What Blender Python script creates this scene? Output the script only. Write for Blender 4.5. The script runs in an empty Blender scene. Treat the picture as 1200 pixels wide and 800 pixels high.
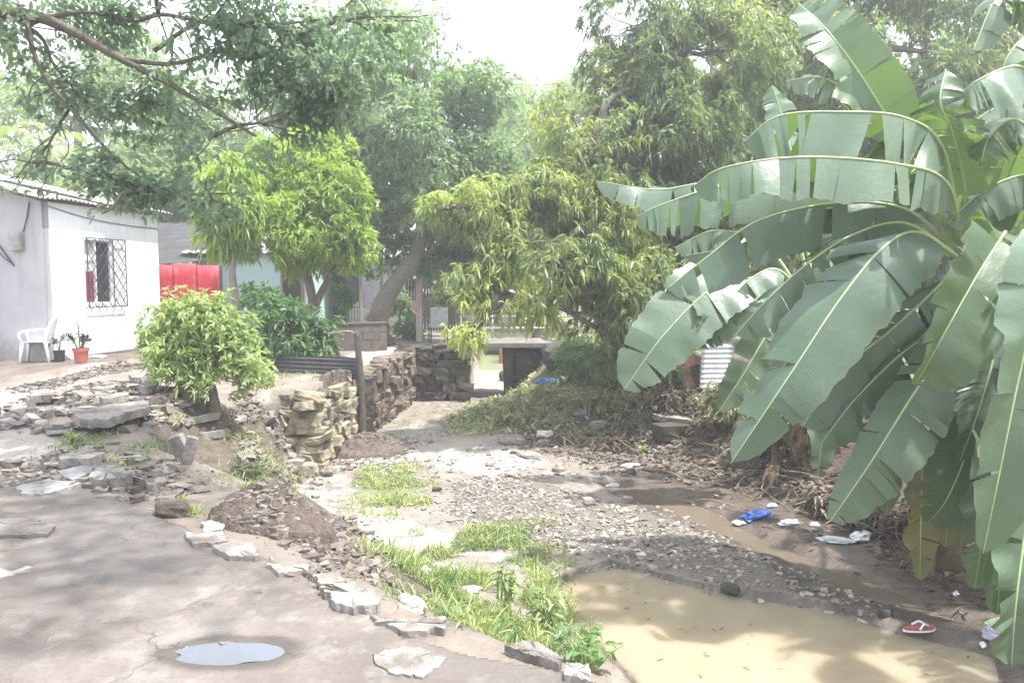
import bpy, bmesh, math, random
import numpy as np
from mathutils import Vector

random.seed(7)
RNG = np.random.default_rng(7)
sc = bpy.context.scene
COL = sc.collection
R = math.radians
A = np.array

# ------------------------------------------------------------------ camera maths (image of 1200 x 800)
CAMZ, FPX = 1.6, 900.0
PITCH = math.atan(70 / 900)
FW = A([0, math.cos(PITCH), -math.sin(PITCH)])
UP = A([0, math.sin(PITCH), math.cos(PITCH)])
RT = A([1.0, 0, 0])
C0 = A([0, 0, CAMZ])

def ray(px, py):
    return FW * FPX + RT * (px - 600) + UP * (400 - py)

def W(px, py, Y):
    d = ray(px, py)
    return C0 + d * (Y / d[1])

def G(px, py, z=0.0):
    d = ray(px, py)
    return C0 + d * ((z - CAMZ) / d[2])

# ------------------------------------------------------------------ noise
def _hash(ix, iy, iz):
    n = (ix.astype(np.int64) * 374761393 + iy.astype(np.int64) * 668265263 + iz.astype(np.int64) * 2147483647)
    n = (n ^ (n >> 13)) * 1274126177
    n = n ^ (n >> 16)
    return (n & 0xFFFFFF).astype(np.float64) / 0xFFFFFF

def noise3(p):
    p = np.asarray(p, float)
    i = np.floor(p); f = p - i; f = f * f * (3 - 2 * f)
    ix, iy, iz = i[..., 0], i[..., 1], i[..., 2]
    r = 0
    for a in (0, 1):
        for b in (0, 1):
            for c in (0, 1):
                w = (f[..., 0] if a else 1 - f[..., 0]) * (f[..., 1] if b else 1 - f[..., 1]) * (f[..., 2] if c else 1 - f[..., 2])
                r = r + w * _hash(ix + a, iy + b, iz + c)
    return r

def fbm2(x, y, s, o=4, seed=0):
    r, a, t = 0, 1.0, 0
    for k in range(o):
        r = r + a * (noise3(np.stack([x * s + 13.7 * k + seed, y * s - 7.1 * k, np.full_like(x, seed + k * 3.3)], -1)) - .5)
        t += a; a *= .5; s *= 2.03
    return r / t

# ------------------------------------------------------------------ object helpers
def origin_of(o):
    s = A([0.0, 0, 0])
    while o is not None:
        s = s + A(o.location[:]); o = o.parent
    return s

def tag(o, label=None, cat=None, group=None, kind=None):
    if label: o['label'] = label
    if cat: o['category'] = cat
    if group: o['group'] = group
    if kind: o['kind'] = kind
    elif cat: o['kind'] = 'thing'
    return o

def empty(name, loc, label, cat, group=None, rz=0):
    o = bpy.data.objects.new(name, None)
    COL.objects.link(o)
    o.location = tuple(map(float, loc)); o.rotation_euler = (0, 0, rz)
    o.empty_display_size = .2
    return tag(o, label, cat, group)

def mk(name, V, F, mat, parent=None, origin=None, attrs=None, smooth=False, local=False):
    """link ONE mesh object; V are world coordinates unless local"""
    V = np.asarray(V, float)
    if parent is not None:
        if not local: V = V - origin_of(parent)
    elif origin is not None:
        V = V - A(origin)
    me = bpy.data.meshes.new(name)
    if not isinstance(F, list) or (len(F) and np.isscalar(F[0][0])):
        F = [F] if isinstance(F, np.ndarray) else [np.asarray(f).reshape(1, -1) for f in F]
    F = [np.asarray(f, np.int32) for f in F if len(f)]
    nl = sum(f.size for f in F); nf = sum(len(f) for f in F)
    me.vertices.add(len(V)); me.vertices.foreach_set('co', V.ravel().astype(np.float32))
    me.loops.add(nl); me.polygons.add(nf)
    me.loops.foreach_set('vertex_index', np.concatenate([f.ravel() for f in F]))
    starts = []; s = 0
    for f in F:
        k = f.shape[1]
        starts.append(s + np.arange(len(f)) * k); s += f.size
    me.polygons.foreach_set('loop_start', np.concatenate(starts).astype(np.int32))
    me.update(calc_edges=True)
    me.validate()
    me.polygons.foreach_set('use_smooth', np.full(len(me.polygons), bool(smooth)))
    for k, a in (attrs or {}).items():
        at = me.attributes.new(k, 'FLOAT', 'POINT')
        at.data.foreach_set('value', np.asarray(a, np.float32))
    if mat is not None: me.materials.append(mat)
    o = bpy.data.objects.new(name, me); COL.objects.link(o)
    if parent is not None: o.parent = parent
    elif origin is not None: o.location = tuple(map(float, origin))
    return o

class MB:
    def __init__(s): s.V = []; s.F = []; s.n = 0
    def add(s, V, F):
        V = np.asarray(V, float)
        s.V.append(V)
        for f in F: s.F.append([i + s.n for i in f])
        s.n += len(V); return s
    def box(s, c, size, ax=None, jit=0):
        c = A(c, ) if not isinstance(c, np.ndarray) else c
        h = A(size) / 2.0
        q = A([[x, y, z] for x in (-1, 1) for y in (-1, 1) for z in (-1, 1)], float) * h
        if jit: q = q + RNG.uniform(-jit, jit, q.shape)
        if ax is not None: q = q @ A(ax)
        return s.add(q + c, [(0, 1, 3, 2), (4, 6, 7, 5), (0, 4, 5, 1), (2, 3, 7, 6), (0, 2, 6, 4), (1, 5, 7, 3)])
    def tube(s, P, r, n=8, cap=True):
        P = np.asarray(P, float); m = len(P)
        r = np.full(m, r) if np.isscalar(r) else np.asarray(r, float)
        T = np.gradient(P, axis=0); T /= np.linalg.norm(T, axis=1)[:, None] + 1e-9
        ref = A([0, 0, 1.0]) if abs(T[0, 2]) < .9 else A([1.0, 0, 0])
        u = np.cross(T[0], ref); u /= np.linalg.norm(u)
        V = []
        for k in range(m):
            u = u - T[k] * (u @ T[k]); u /= np.linalg.norm(u) + 1e-9
            w = np.cross(T[k], u)
            a = np.arange(n) * 2 * math.pi / n
            V.append(P[k] + r[k] * (np.cos(a)[:, None] * u + np.sin(a)[:, None] * w))
        F = [(k * n + j, k * n + (j + 1) % n, (k + 1) * n + (j + 1) % n, (k + 1) * n + j) for k in range(m - 1) for j in range(n)]
        if cap: F += [tuple(range(n))[::-1], tuple((m - 1) * n + j for j in range(n))]
        return s.add(np.concatenate(V), F)
    def prism(s, pts, thick, up=(0, 0, 1)):
        """closed outline pts (top face) extruded down along -up"""
        pts = np.asarray(pts, float); n = len(pts)
        V = np.concatenate([pts, pts - A(up, ) * thick])
        F = [tuple(range(n)), tuple(range(2 * n - 1, n - 1, -1))] + [(i + n, (i + 1) % n + n, (i + 1) % n, i) for i in range(n)]
        return s.add(V, F)
    def build(s, name, mat, parent=None, **k):
        fs = {}
        for f in s.F: fs.setdefault(len(f), []).append(f)
        F = [np.asarray(v, np.int32) for v in fs.values()]
        return mk(name, np.concatenate(s.V), F, mat, parent, **k)

def bevel(o, w=.01, seg=2):
    m = o.modifiers.new('bevel', 'BEVEL'); m.width = w; m.segments = seg; m.limit_method = 'ANGLE'
    return o

# boxy rock template
def _cubesphere(n=4):
    bm = bmesh.new(); bmesh.ops.create_cube(bm, size=2)
    bmesh.ops.subdivide_edges(bm, edges=bm.edges[:], cuts=n - 1, use_grid_fill=True)
    V = A([v.co[:] for v in bm.verts]); F = [[v.index for v in f.verts] for f in bm.faces]; bm.free()
    return V, F
CSV, CSF = _cubesphere(4)
def rock(size, box=.6, rough=.12, seed=0, rz=0, tilt=(0, 0)):
    d = CSV / np.linalg.norm(CSV, axis=1)[:, None]
    p = d * (1 - box) + CSV * box
    off = A([seed * 3.17, seed * 1.31, seed * .77])
    nse = noise3(p * 1.3 + off) - .5; n2 = noise3(p * 3.1 + off) - .5
    p = p * (1 + rough * 2 * nse + rough * n2)[:, None]
    sh = A([noise3(A([[seed * 1.7, k, 1.0]]))[0] - .5 for k in range(3)])
    p[:, 0] += sh[0] * .5 * p[:, 2] + sh[1] * .3 * p[:, 1]
    p = p * A(size) / 2
    cx, sx = math.cos(tilt[0]), math.sin(tilt[0]); cy, sy = math.cos(tilt[1]), math.sin(tilt[1])
    p = p @ A([[1, 0, 0], [0, cx, sx], [0, -sx, cx]]) @ A([[cy, 0, -sy], [0, 1, 0], [sy, 0, cy]])
    c, s = math.cos(rz), math.sin(rz)
    return p @ A([[c, s, 0], [-s, c, 0], [0, 0, 1]]), CSF

def ctm(P, n):
    """Catmull-Rom through P sampled at n points"""
    P = np.asarray(P, float); P = np.vstack([2 * P[0] - P[1], P, 2 * P[-1] - P[-2]])
    t = np.linspace(0, len(P) - 3 - 1e-6, n); i = t.astype(int); f = (t - i)[:, None]
    a, b, c, d = P[i], P[i + 1], P[i + 2], P[i + 3]
    return .5 * (2 * b + (c - a) * f + (2 * a - 5 * b + 4 * c - d) * f ** 2 + (3 * b - a - 3 * c + d) * f ** 3)

# ------------------------------------------------------------------ materials
def newmat(name):
    m = bpy.data.materials.new(name); m.use_nodes = True
    nt = m.node_tree; nt.nodes.clear()
    out = nt.nodes.new('ShaderNodeOutputMaterial')
    return m, nt, out
def nd(nt, t, **kw):
    n = nt.nodes.new(t)
    for k, v in kw.items():
        if k in n.inputs: n.inputs[k].default_value = v
        else: setattr(n, k, v)
    return n
def c4(c): return (c[0], c[1], c[2], 1)
def mix(nt, fac, a, b, mode='MIX'):
    n = nt.nodes.new('ShaderNodeMix'); n.data_type = 'RGBA'; n.blend_type = mode
    L = nt.links
    for sock, v in ((n.inputs[0], fac), (n.inputs[6], a), (n.inputs[7], b)):
        if isinstance(v, (tuple, list)): sock.default_value = c4(v)
        elif isinstance(v, (int, float)): sock.default_value = v
        else: L.new(v, sock)
    return n.outputs[2]
def ramp(nt, fac, stops):
    r = nt.nodes.new('ShaderNodeValToRGB'); e = r.color_ramp.elements
    while len(e) < len(stops): e.new(.5)
    for el, (p, c) in zip(e, stops):
        el.position = p; el.color = c4(c) if isinstance(c, (tuple, list)) else (c, c, c, 1)
    nt.links.new(fac, r.inputs[0]); return r.outputs[0]
def tex(nt, scale, detail=4, rough=.6, kind='ShaderNodeTexNoise', coord='pos', **kw):
    if coord == 'pos':
        src = nt.nodes.new('ShaderNodeNewGeometry').outputs['Position']
    else:
        src = nt.nodes.new('ShaderNodeTexCoord').outputs['Object']
    n = nt.nodes.new(kind); n.inputs['Scale'].default_value = scale
    if 'Detail' in n.inputs: n.inputs['Detail'].default_value = detail; n.inputs['Roughness'].default_value = rough
    for k, v in kw.items(): setattr(n, k, v)
    nt.links.new(src, n.inputs['Vector']); return n
def attr(nt, name):
    n = nt.nodes.new('ShaderNodeAttribute'); n.attribute_name = name; return n.outputs['Fac']
def math_(nt, op, a, b=0.0, clamp=False):
    n = nt.nodes.new('ShaderNodeMath'); n.operation = op; n.use_clamp = clamp
    for k, v in enumerate((a, b)):
        if isinstance(v, (int, float)): n.inputs[k].default_value = v
        else: nt.links.new(v, n.inputs[k])
    return n.outputs[0]

def rough_mat(name, c1, c2, scale=6, rough=.85, bump=.3, bscale=None, c3=None, s3=1.0, metal=0, spec=.3, coord='pos', bdist=.02):
    m, nt, out = newmat(name); L = nt.links
    b = nd(nt, 'ShaderNodeBsdfPrincipled'); b.inputs['Roughness'].default_value = rough
    b.inputs['Metallic'].default_value = metal; b.inputs['Specular IOR Level'].default_value = spec
    n = tex(nt, scale, 6, .65, coord=coord)
    col = ramp(nt, n.outputs[0], [(.3, c1), (.7, c2)])
    if c3 is not None:
        n3 = tex(nt, s3, 4, .6, coord=coord)
        col = mix(nt, ramp(nt, n3.outputs[0], [(.48, 0.0), (.66, 1.0)]), col, c3)
    L.new(col, b.inputs['Base Color'])
    if bump:
        bn = tex(nt, bscale or scale * 4, 5, .7, coord=coord)
        bp = nd(nt, 'ShaderNodeBump'); bp.inputs['Strength'].default_value = bump; bp.inputs['Distance'].default_value = bdist
        L.new(bn.outputs[0], bp.inputs['Height']); L.new(bp.outputs[0], b.inputs['Normal'])
    L.new(b.outputs[0], out.inputs[0]); return m

def leaf_mat(name, c1, c2, trans=.35, rough=.42, tint=(1.5, 1.7, .6), spec=.45, c0=None):
    m, nt, out = newmat(name); L = nt.links
    v = attr(nt, 'v')
    stops = [(0, c1), (1, c2)] if c0 is None else [(0, c0), (.35, c1), (1, c2)]
    col = ramp(nt, v, stops)
    b = nd(nt, 'ShaderNodeBsdfPrincipled'); b.inputs['Roughness'].default_value = rough
    b.inputs['Specular IOR Level'].default_value = spec
    L.new(col, b.inputs['Base Color'])
    t = nd(nt, 'ShaderNodeBsdfTranslucent')
    L.new(mix(nt, 1.0, col, tint, 'MULTIPLY'), t.inputs[0])
    s = nd(nt, 'ShaderNodeMixShader'); s.inputs[0].default_value = trans
    L.new(b.outputs[0], s.inputs[1]); L.new(t.outputs[0], s.inputs[2]); L.new(s.outputs[0], out.inputs[0])
    return m

def pebble_mat(name, stops):
    m, nt, out = newmat(name); L = nt.links
    b = nd(nt, 'ShaderNodeBsdfPrincipled'); b.inputs['Roughness'].default_value = .9; b.inputs['Specular IOR Level'].default_value = .3
    n = tex(nt, 40, 4, .6)
    L.new(mix(nt, .25, ramp(nt, attr(nt, 'v'), stops), ramp(nt, n.outputs[0], [(.3, (.1, .085, .07)), (.7, (.4, .36, .32))])), b.inputs['Base Color'])
    L.new(b.outputs[0], out.inputs[0]); return m
M = {}
M['bark'] = rough_mat('bark', (.10, .08, .065), (.20, .17, .14), 14, .9, .6, 40)
M['bark_pale'] = rough_mat('bark_pale', (.17, .14, .11), (.30, .26, .21), 10, .9, .5, 40)
M['plaster_white'] = rough_mat('plaster_white', (.78, .78, .80), (.84, .84, .86), 1.6, .8, .12, 30, (.70, .69, .67), .9)
M['plaster_grey'] = rough_mat('plaster_grey', (.34, .32, .335), (.42, .40, .415), 1.4, .85, .15, 30, (.30, .27, .26), .8)
def plaster(name, c1, c2, stain, splash):
    m, nt, out = newmat(name); L = nt.links
    b = nd(nt, 'ShaderNodeBsdfPrincipled'); b.inputs['Roughness'].default_value = .85; b.inputs['Specular IOR Level'].default_value = .25
    col = ramp(nt, tex(nt, 1.5, 6, .65).outputs[0], [(.3, c1), (.7, c2)])
    st = tex(nt, 1.0, 5, .6); mp = nt.nodes.new('ShaderNodeMapping'); mp.inputs['Scale'].default_value = (5, 5, .45)
    L.new(nt.nodes.new('ShaderNodeNewGeometry').outputs['Position'], mp.inputs[0]); L.new(mp.outputs[0], st.inputs['Vector'])
    col = mix(nt, ramp(nt, st.outputs[0], [(.52, 0.0), (.75, .55)]), col, stain)
    g = nt.nodes.new('ShaderNodeSeparateXYZ'); L.new(nt.nodes.new('ShaderNodeNewGeometry').outputs['Position'], g.inputs[0])
    sp = math_(nt, 'SUBTRACT', math_(nt, 'MULTIPLY', tex(nt, 5, 5, .7).outputs[0], 1.1), g.outputs['Z'])
    col = mix(nt, ramp(nt, sp, [(.0, 0.0), (.35, .7)]), col, splash)
    L.new(col, b.inputs['Base Color'])
    bp = nd(nt, 'ShaderNodeBump'); bp.inputs['Strength'].default_value = .2; bp.inputs['Distance'].default_value = .02
    L.new(tex(nt, 22, 5, .7).outputs[0], bp.inputs['Height']); L.new(bp.outputs[0], b.inputs['Normal'])
    L.new(b.outputs[0], out.inputs[0]); return m
M['plaster_white'] = plaster('plaster_white', (.74, .74, .76), (.82, .82, .84), (.60, .58, .55), (.46, .41, .36))
M['plaster_grey'] = plaster('plaster_grey', (.34, .32, .335), (.43, .41, .42), (.26, .24, .235), (.22, .19, .165))
M['plaster_teal'] = rough_mat('plaster_teal', (.42, .57, .545), (.48, .62, .59), 2, .8, .1, 30)
M['roof_grey'] = rough_mat('roof_grey', (.05, .05, .053), (.085, .083, .085), 3, .8, .1, 20, (.06, .05, .045), 1.6, spec=.15)
M['roof_tin'] = rough_mat('roof_tin', (.50, .48, .45), (.66, .64, .62), 2.5, .55, .1, 20, (.33, .22, .15), 1.3, metal=.25)
M['tin_dark'] = rough_mat('tin_dark', (.16, .15, .15), (.27, .25, .25), 3, .55, .1, 20, (.20, .13, .09), 1.6, metal=.35)
M['tin_bright'] = rough_mat('tin_bright', (.55, .55, .57), (.68, .68, .70), 3, .45, .1, 20, metal=.5)
M['red_sheet'] = rough_mat('red_sheet', (.40, .014, .028), (.50, .025, .045), 2, .6, .05, 20, (.46, .09, .09), 2.5)
M['steel_dark'] = rough_mat('steel_dark', (.02, .02, .022), (.04, .04, .04), 20, .5, 0)
M['plastic_white'] = rough_mat('plastic_white', (.74, .75, .77), (.82, .82, .84), 4, .4, 0, spec=.5)
M['pot_red'] = rough_mat('pot_red', (.36, .09, .07), (.45, .13, .10), 10, .7, .05)
M['black_plastic'] = rough_mat('black_plastic', (.02, .02, .022), (.04, .04, .045), 10, .5, .05)
M['wood_dark'] = rough_mat('wood_dark', (.055, .045, .04), (.12, .10, .085), 12, .9, .5, 50)
M['wood_old'] = rough_mat('wood_old', (.20, .16, .12), (.33, .27, .21), 12, .85, .4, 50)
M['stone_yellow'] = rough_mat('stone_yellow', (.20, .165, .11), (.44, .38, .26), 5, .9, .5, 40, (.12, .11, .09), 3)
M['stone_grey'] = rough_mat('stone_grey', (.16, .145, .13), (.31, .285, .26), 7, .9, .8, 30, (.11, .095, .08), 2.2)
M['stone_pale'] = rough_mat('stone_pale', (.19, .168, .148), (.36, .33, .295), 9, .9, 1.0, 35, (.14, .118, .10), 5)
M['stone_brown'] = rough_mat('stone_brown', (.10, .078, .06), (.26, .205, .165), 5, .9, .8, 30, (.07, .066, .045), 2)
M['stone_blue'] = rough_mat('stone_blue', (.21, .205, .205), (.32, .315, .31), 6, .85, .7, 30, (.16, .14, .125), 2.2)
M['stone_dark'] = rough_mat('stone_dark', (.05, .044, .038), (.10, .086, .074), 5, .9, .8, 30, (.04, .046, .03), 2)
M['concrete'] = rough_mat('concrete', (.28, .26, .24), (.42, .40, .37), 4, .9, .3, 40, (.20, .18, .16), 1.5)
M['concrete_dk'] = rough_mat('concrete_dk', (.15, .13, .12), (.24, .22, .20), 5, .9, .6, 40, (.11, .095, .085), 2)
M['concrete_pink'] = rough_mat('concrete_pink', (.44, .36, .32), (.54, .46, .42), 6, .85, .2, 30)
M['brick_dark'] = rough_mat('brick_dark', (.10, .08, .07), (.17, .14, .125), 6, .9, .4, 40)
M['brick_red'] = rough_mat('brick_red', (.30, .11, .08), (.42, .17, .12), 8, .9, .3, 40)
M['soil_dark'] = rough_mat('soil_dark', (.075, .056, .045), (.15, .118, .096), 18, .95, .8, 60)
M['clods'] = pebble_mat('clods', [(0, (.05, .037, .03)), (.5, (.12, .093, .075)), (1, (.25, .21, .175))])
M['gravel'] = pebble_mat('gravel', [(0, (.085, .07, .057)), (.35, (.24, .20, .165)), (.75, (.40, .355, .31)), (1, (.56, .51, .45))])
M['rubble'] = pebble_mat('rubble', [(0, (.07, .055, .044)), (.4, (.155, .13, .108)), (.8, (.27, .238, .205)), (1, (.47, .43, .385))])
M['bag_white'] = rough_mat('bag_white', (.74, .74, .75), (.84, .84, .84), 8, .45, .2, 20)
M['bag_blue'] = rough_mat('bag_blue', (.03, .09, .32), (.08, .17, .45), 8, .4, .2, 20)
M['bag_grey'] = rough_mat('bag_grey', (.34, .36, .37), (.52, .54, .55), 8, .5, .2, 20)
M['bag_lilac'] = rough_mat('bag_lilac', (.42, .38, .52), (.55, .52, .64), 8, .5, .2, 20)
M['rag'] = rough_mat('rag', (.50, .43, .38), (.66, .60, .55), 8, .8, .3, 30)
M['sandal_red'] = rough_mat('sandal_red', (.28, .07, .06), (.38, .12, .10), 10, .7, .1)
M['curtain_white'] = rough_mat('curtain_white', (.55, .55, .58), (.68, .68, .7), 3, .8, 0)
M['curtain_red'] = rough_mat('curtain_red', (.17, .02, .03), (.28, .04, .05), 6, .9, 0)
M['rust'] = rough_mat('rust', (.40, .15, .09), (.58, .36, .28), 4, .85, .2, 30)
M['rubber'] = rough_mat('rubber', (.02, .02, .022), (.05, .05, .052), 14, .8, .2)
M['cloth_pink'] = rough_mat('cloth_pink', (.60, .30, .36), (.68, .38, .45), 10, .9, .1)
M['cloth_lilac'] = rough_mat('cloth_lilac', (.50, .42, .60), (.62, .55, .70), 10, .9, .1)
M['dead_leaf'] = rough_mat('dead_leaf', (.13, .085, .055), (.30, .21, .14), 7, .9, .4, 40)
M['litter'] = leaf_mat('litter', (.075, .055, .04), (.30, .245, .185), .1, .8, spec=.2, tint=(1, 1, 1))
M['straw'] = rough_mat('straw', (.12, .092, .066), (.27, .22, .165), 10, .9, .2)
mg, nt, out = newmat('glass_dark')
_b = nd(nt, 'ShaderNodeBsdfPrincipled'); _b.inputs['Base Color'].default_value = (.025, .027, .032, 1); _b.inputs['Roughness'].default_value = .12
nt.links.new(_b.outputs[0], out.inputs[0]); M['glass_dark'] = mg

M['leaf_mango'] = leaf_mat('leaf_mango', (.165, .215, .10), (.46, .50, .19), .54, .34, (1.35, 1.4, .6), c0=(.12, .155, .095))
M['leaf_mango_dark'] = leaf_mat('leaf_mango_dark', (.12, .165, .115), (.31, .38, .21), .52, .40, (1.3, 1.6, .8))
M['leaf_shade'] = leaf_mat('leaf_shade', (.17, .225, .19), (.33, .40, .30), .60, .42, (1.3, 1.45, .9))
M['leaf_lime'] = leaf_mat('leaf_lime', (.15, .235, .05), (.38, .48, .12), .5, .42, (1.4, 1.5, .5))
M['leaf_bush'] = leaf_mat('leaf_bush', (.24, .33, .13), (.55, .61, .34), .45, .45, (1.3, 1.35, .6))
M['leaf_green'] = leaf_mat('leaf_green', (.07, .14, .06), (.16, .26, .10), .44, .4, (1.4, 1.6, .6))
M['leaf_far'] = leaf_mat('leaf_far', (.16, .215, .11), (.34, .40, .18), .48, .5, (1.3, 1.5, .6))
M['leaf_pale'] = leaf_mat('leaf_pale', (.16, .22, .09), (.34, .40, .16), .42, .5, (1.2, 1.3, .6))
M['leaf_zz'] = leaf_mat('leaf_zz', (.014, .022, .016), (.03, .045, .03), .1, .35)
M['grass'] = leaf_mat('grass', (.09, .16, .045), (.37, .41, .18), .35, .5, (1.3, 1.35, .5))
M['weed'] = leaf_mat('weed', (.15, .165, .07), (.48, .46, .30), .3, .6, (1.2, 1.2, .5))

def banana_mat(name, c1, c2, ttint, trans=.34):
    m, nt, out = newmat(name); L = nt.links
    vs, vq, v = attr(nt, 'vs'), attr(nt, 'vq'), attr(nt, 'v')
    wv = nt.nodes.new('ShaderNodeMath'); wv.operation = 'SINE'
    L.new(math_(nt, 'MULTIPLY', vs, 620.0), wv.inputs[0])
    n = tex(nt, 3, 3, .5)
    col = mix(nt, n.outputs[0], c1, c2)
    col = mix(nt, math_(nt, 'MULTIPLY', v, .8), col, (c2[0] * 1.5, c2[1] * 1.35, c2[2] * 1.0))
    line = math_(nt, 'MULTIPLY', math_(nt, 'ADD', wv.outputs[0], 1.0), .055)
    col = mix(nt, line, col, (.3, .36, .18))
    n8 = tex(nt, 16, 4, .65)
    col = mix(nt, ramp(nt, n8.outputs[0], [(.64, 0.0), (.72, .6)]), col, (.21, .19, .09))
    # ragged drying margin
    edge = math_(nt, 'SUBTRACT', math_(nt, 'ADD', vq, math_(nt, 'MULTIPLY', n.outputs[0], .10)), 1.02, True)
    col = mix(nt, math_(nt, 'MULTIPLY', edge, 12.0, True), col, (.26, .20, .09))
    b = nd(nt, 'ShaderNodeBsdfPrincipled'); b.inputs['Roughness'].default_value = .38
    b.inputs['Specular IOR Level'].default_value = .6
    L.new(col, b.inputs['Base Color'])
    bp = nd(nt, 'ShaderNodeBump'); bp.inputs['Strength'].default_value = .25; bp.inputs['Distance'].default_value = .03
    L.new(tex(nt, 9, 4, .6).outputs[0], bp.inputs['Height']); L.new(bp.outputs[0], b.inputs['Normal'])
    t = nd(nt, 'ShaderNodeBsdfTranslucent'); L.new(mix(nt, 1.0, col, ttint, 'MULTIPLY'), t.inputs[0])
    s = nd(nt, 'ShaderNodeMixShader'); s.inputs[0].default_value = trans
    L.new(b.outputs[0], s.inputs[1]); L.new(t.outputs[0], s.inputs[2]); L.new(s.outputs[0], out.inputs[0])
    return m
M['banana'] = banana_mat('banana', (.062, .108, .078), (.105, .152, .112), (1.7, 2.0, .45), .28)
M['banana_old'] = banana_mat('banana_old', (.13, .15, .075), (.20, .20, .10), (1.7, 1.5, .5))
M['rib'] = rough_mat('rib', (.30, .40, .16), (.42, .48, .24), 6, .5, 0, spec=.5)
M['pseudostem'] = rough_mat('pseudostem', (.10, .072, .045), (.20, .16, .08), 5, .75, .4, 30, (.07, .045, .032), 3)

def sheet_ground():
    m, nt, out = newmat('ground'); L = nt.links
    def zone(name, wob=.5, scale=5):
        n = tex(nt, scale, 5, .65)
        t = math_(nt, 'ADD', attr(nt, name), math_(nt, 'MULTIPLY', math_(nt, 'SUBTRACT', n.outputs[0], .5), wob * 2))
        return ramp(nt, t, [(.38, 0.0), (.62, 1.0)])
    n1 = tex(nt, 2.2, 7, .65); n2 = tex(nt, 26, 6, .7)
    base = ramp(nt, n1.outputs[0], [(.3, (.15, .12, .098)), (.7, (.27, .228, .19))])
    base = mix(nt, ramp(nt, n2.outputs[0], [(.35, 0.0), (.75, .55)]), base, (.13, .105, .085))
    sand = ramp(nt, n2.outputs[0], [(.25, (.235, .20, .172)), (.7, (.375, .332, .293))])
    col = mix(nt, zone('sand'), base, sand)
    vo = tex(nt, 24, kind='ShaderNodeTexVoronoi')
    gv = ramp(nt, vo.outputs['Color'], [(.1, (.20, .165, .135)), (.5, (.33, .285, .24)), (.95, (.50, .45, .39))])
    gv = mix(nt, ramp(nt, vo.outputs['Distance'], [(.3, 0.0), (.75, .8)]), gv, (.11, .09, .075))
    gz = zone('grav'); col = mix(nt, gz, col, gv)
    mz = zone('mud', .35, 4)
    n4 = tex(nt, 7, 6, .6)
    mud = ramp(nt, n4.outputs[0], [(.3, (.070, .054, .042)), (.7, (.145, .115, .092))])
    col = mix(nt, mz, col, mud)
    col = mix(nt, math_(nt, 'MULTIPLY', zone('green', .7, 9), .75), col, (.14, .165, .06))
    b = nd(nt, 'ShaderNodeBsdfPrincipled'); b.inputs['Specular IOR Level'].default_value = .35
    L.new(col, b.inputs['Base Color'])
    wz = zone('wet', .4, 5)
    rg = nt.nodes.new('ShaderNodeMapRange'); rg.inputs[3].default_value = .95; rg.inputs[4].default_value = .38
    L.new(wz, rg.inputs[0]); L.new(rg.outputs[0], b.inputs['Roughness'])
    h = math_(nt, 'ADD', math_(nt, 'MULTIPLY', n2.outputs[0], .6), math_(nt, 'MULTIPLY', gz, math_(nt, 'SUBTRACT', .8, vo.outputs['Distance'])))
    h = math_(nt, 'ADD', h, n1.outputs[0])
    bp = nd(nt, 'ShaderNodeBump'); bp.inputs['Strength'].default_value = .7; bp.inputs['Distance'].default_value = .05
    L.new(h, bp.inputs['Height']); L.new(bp.outputs[0], b.inputs['Normal'])
    L.new(b.outputs[0], out.inputs[0]); return m
M['ground'] = sheet_ground()

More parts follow.
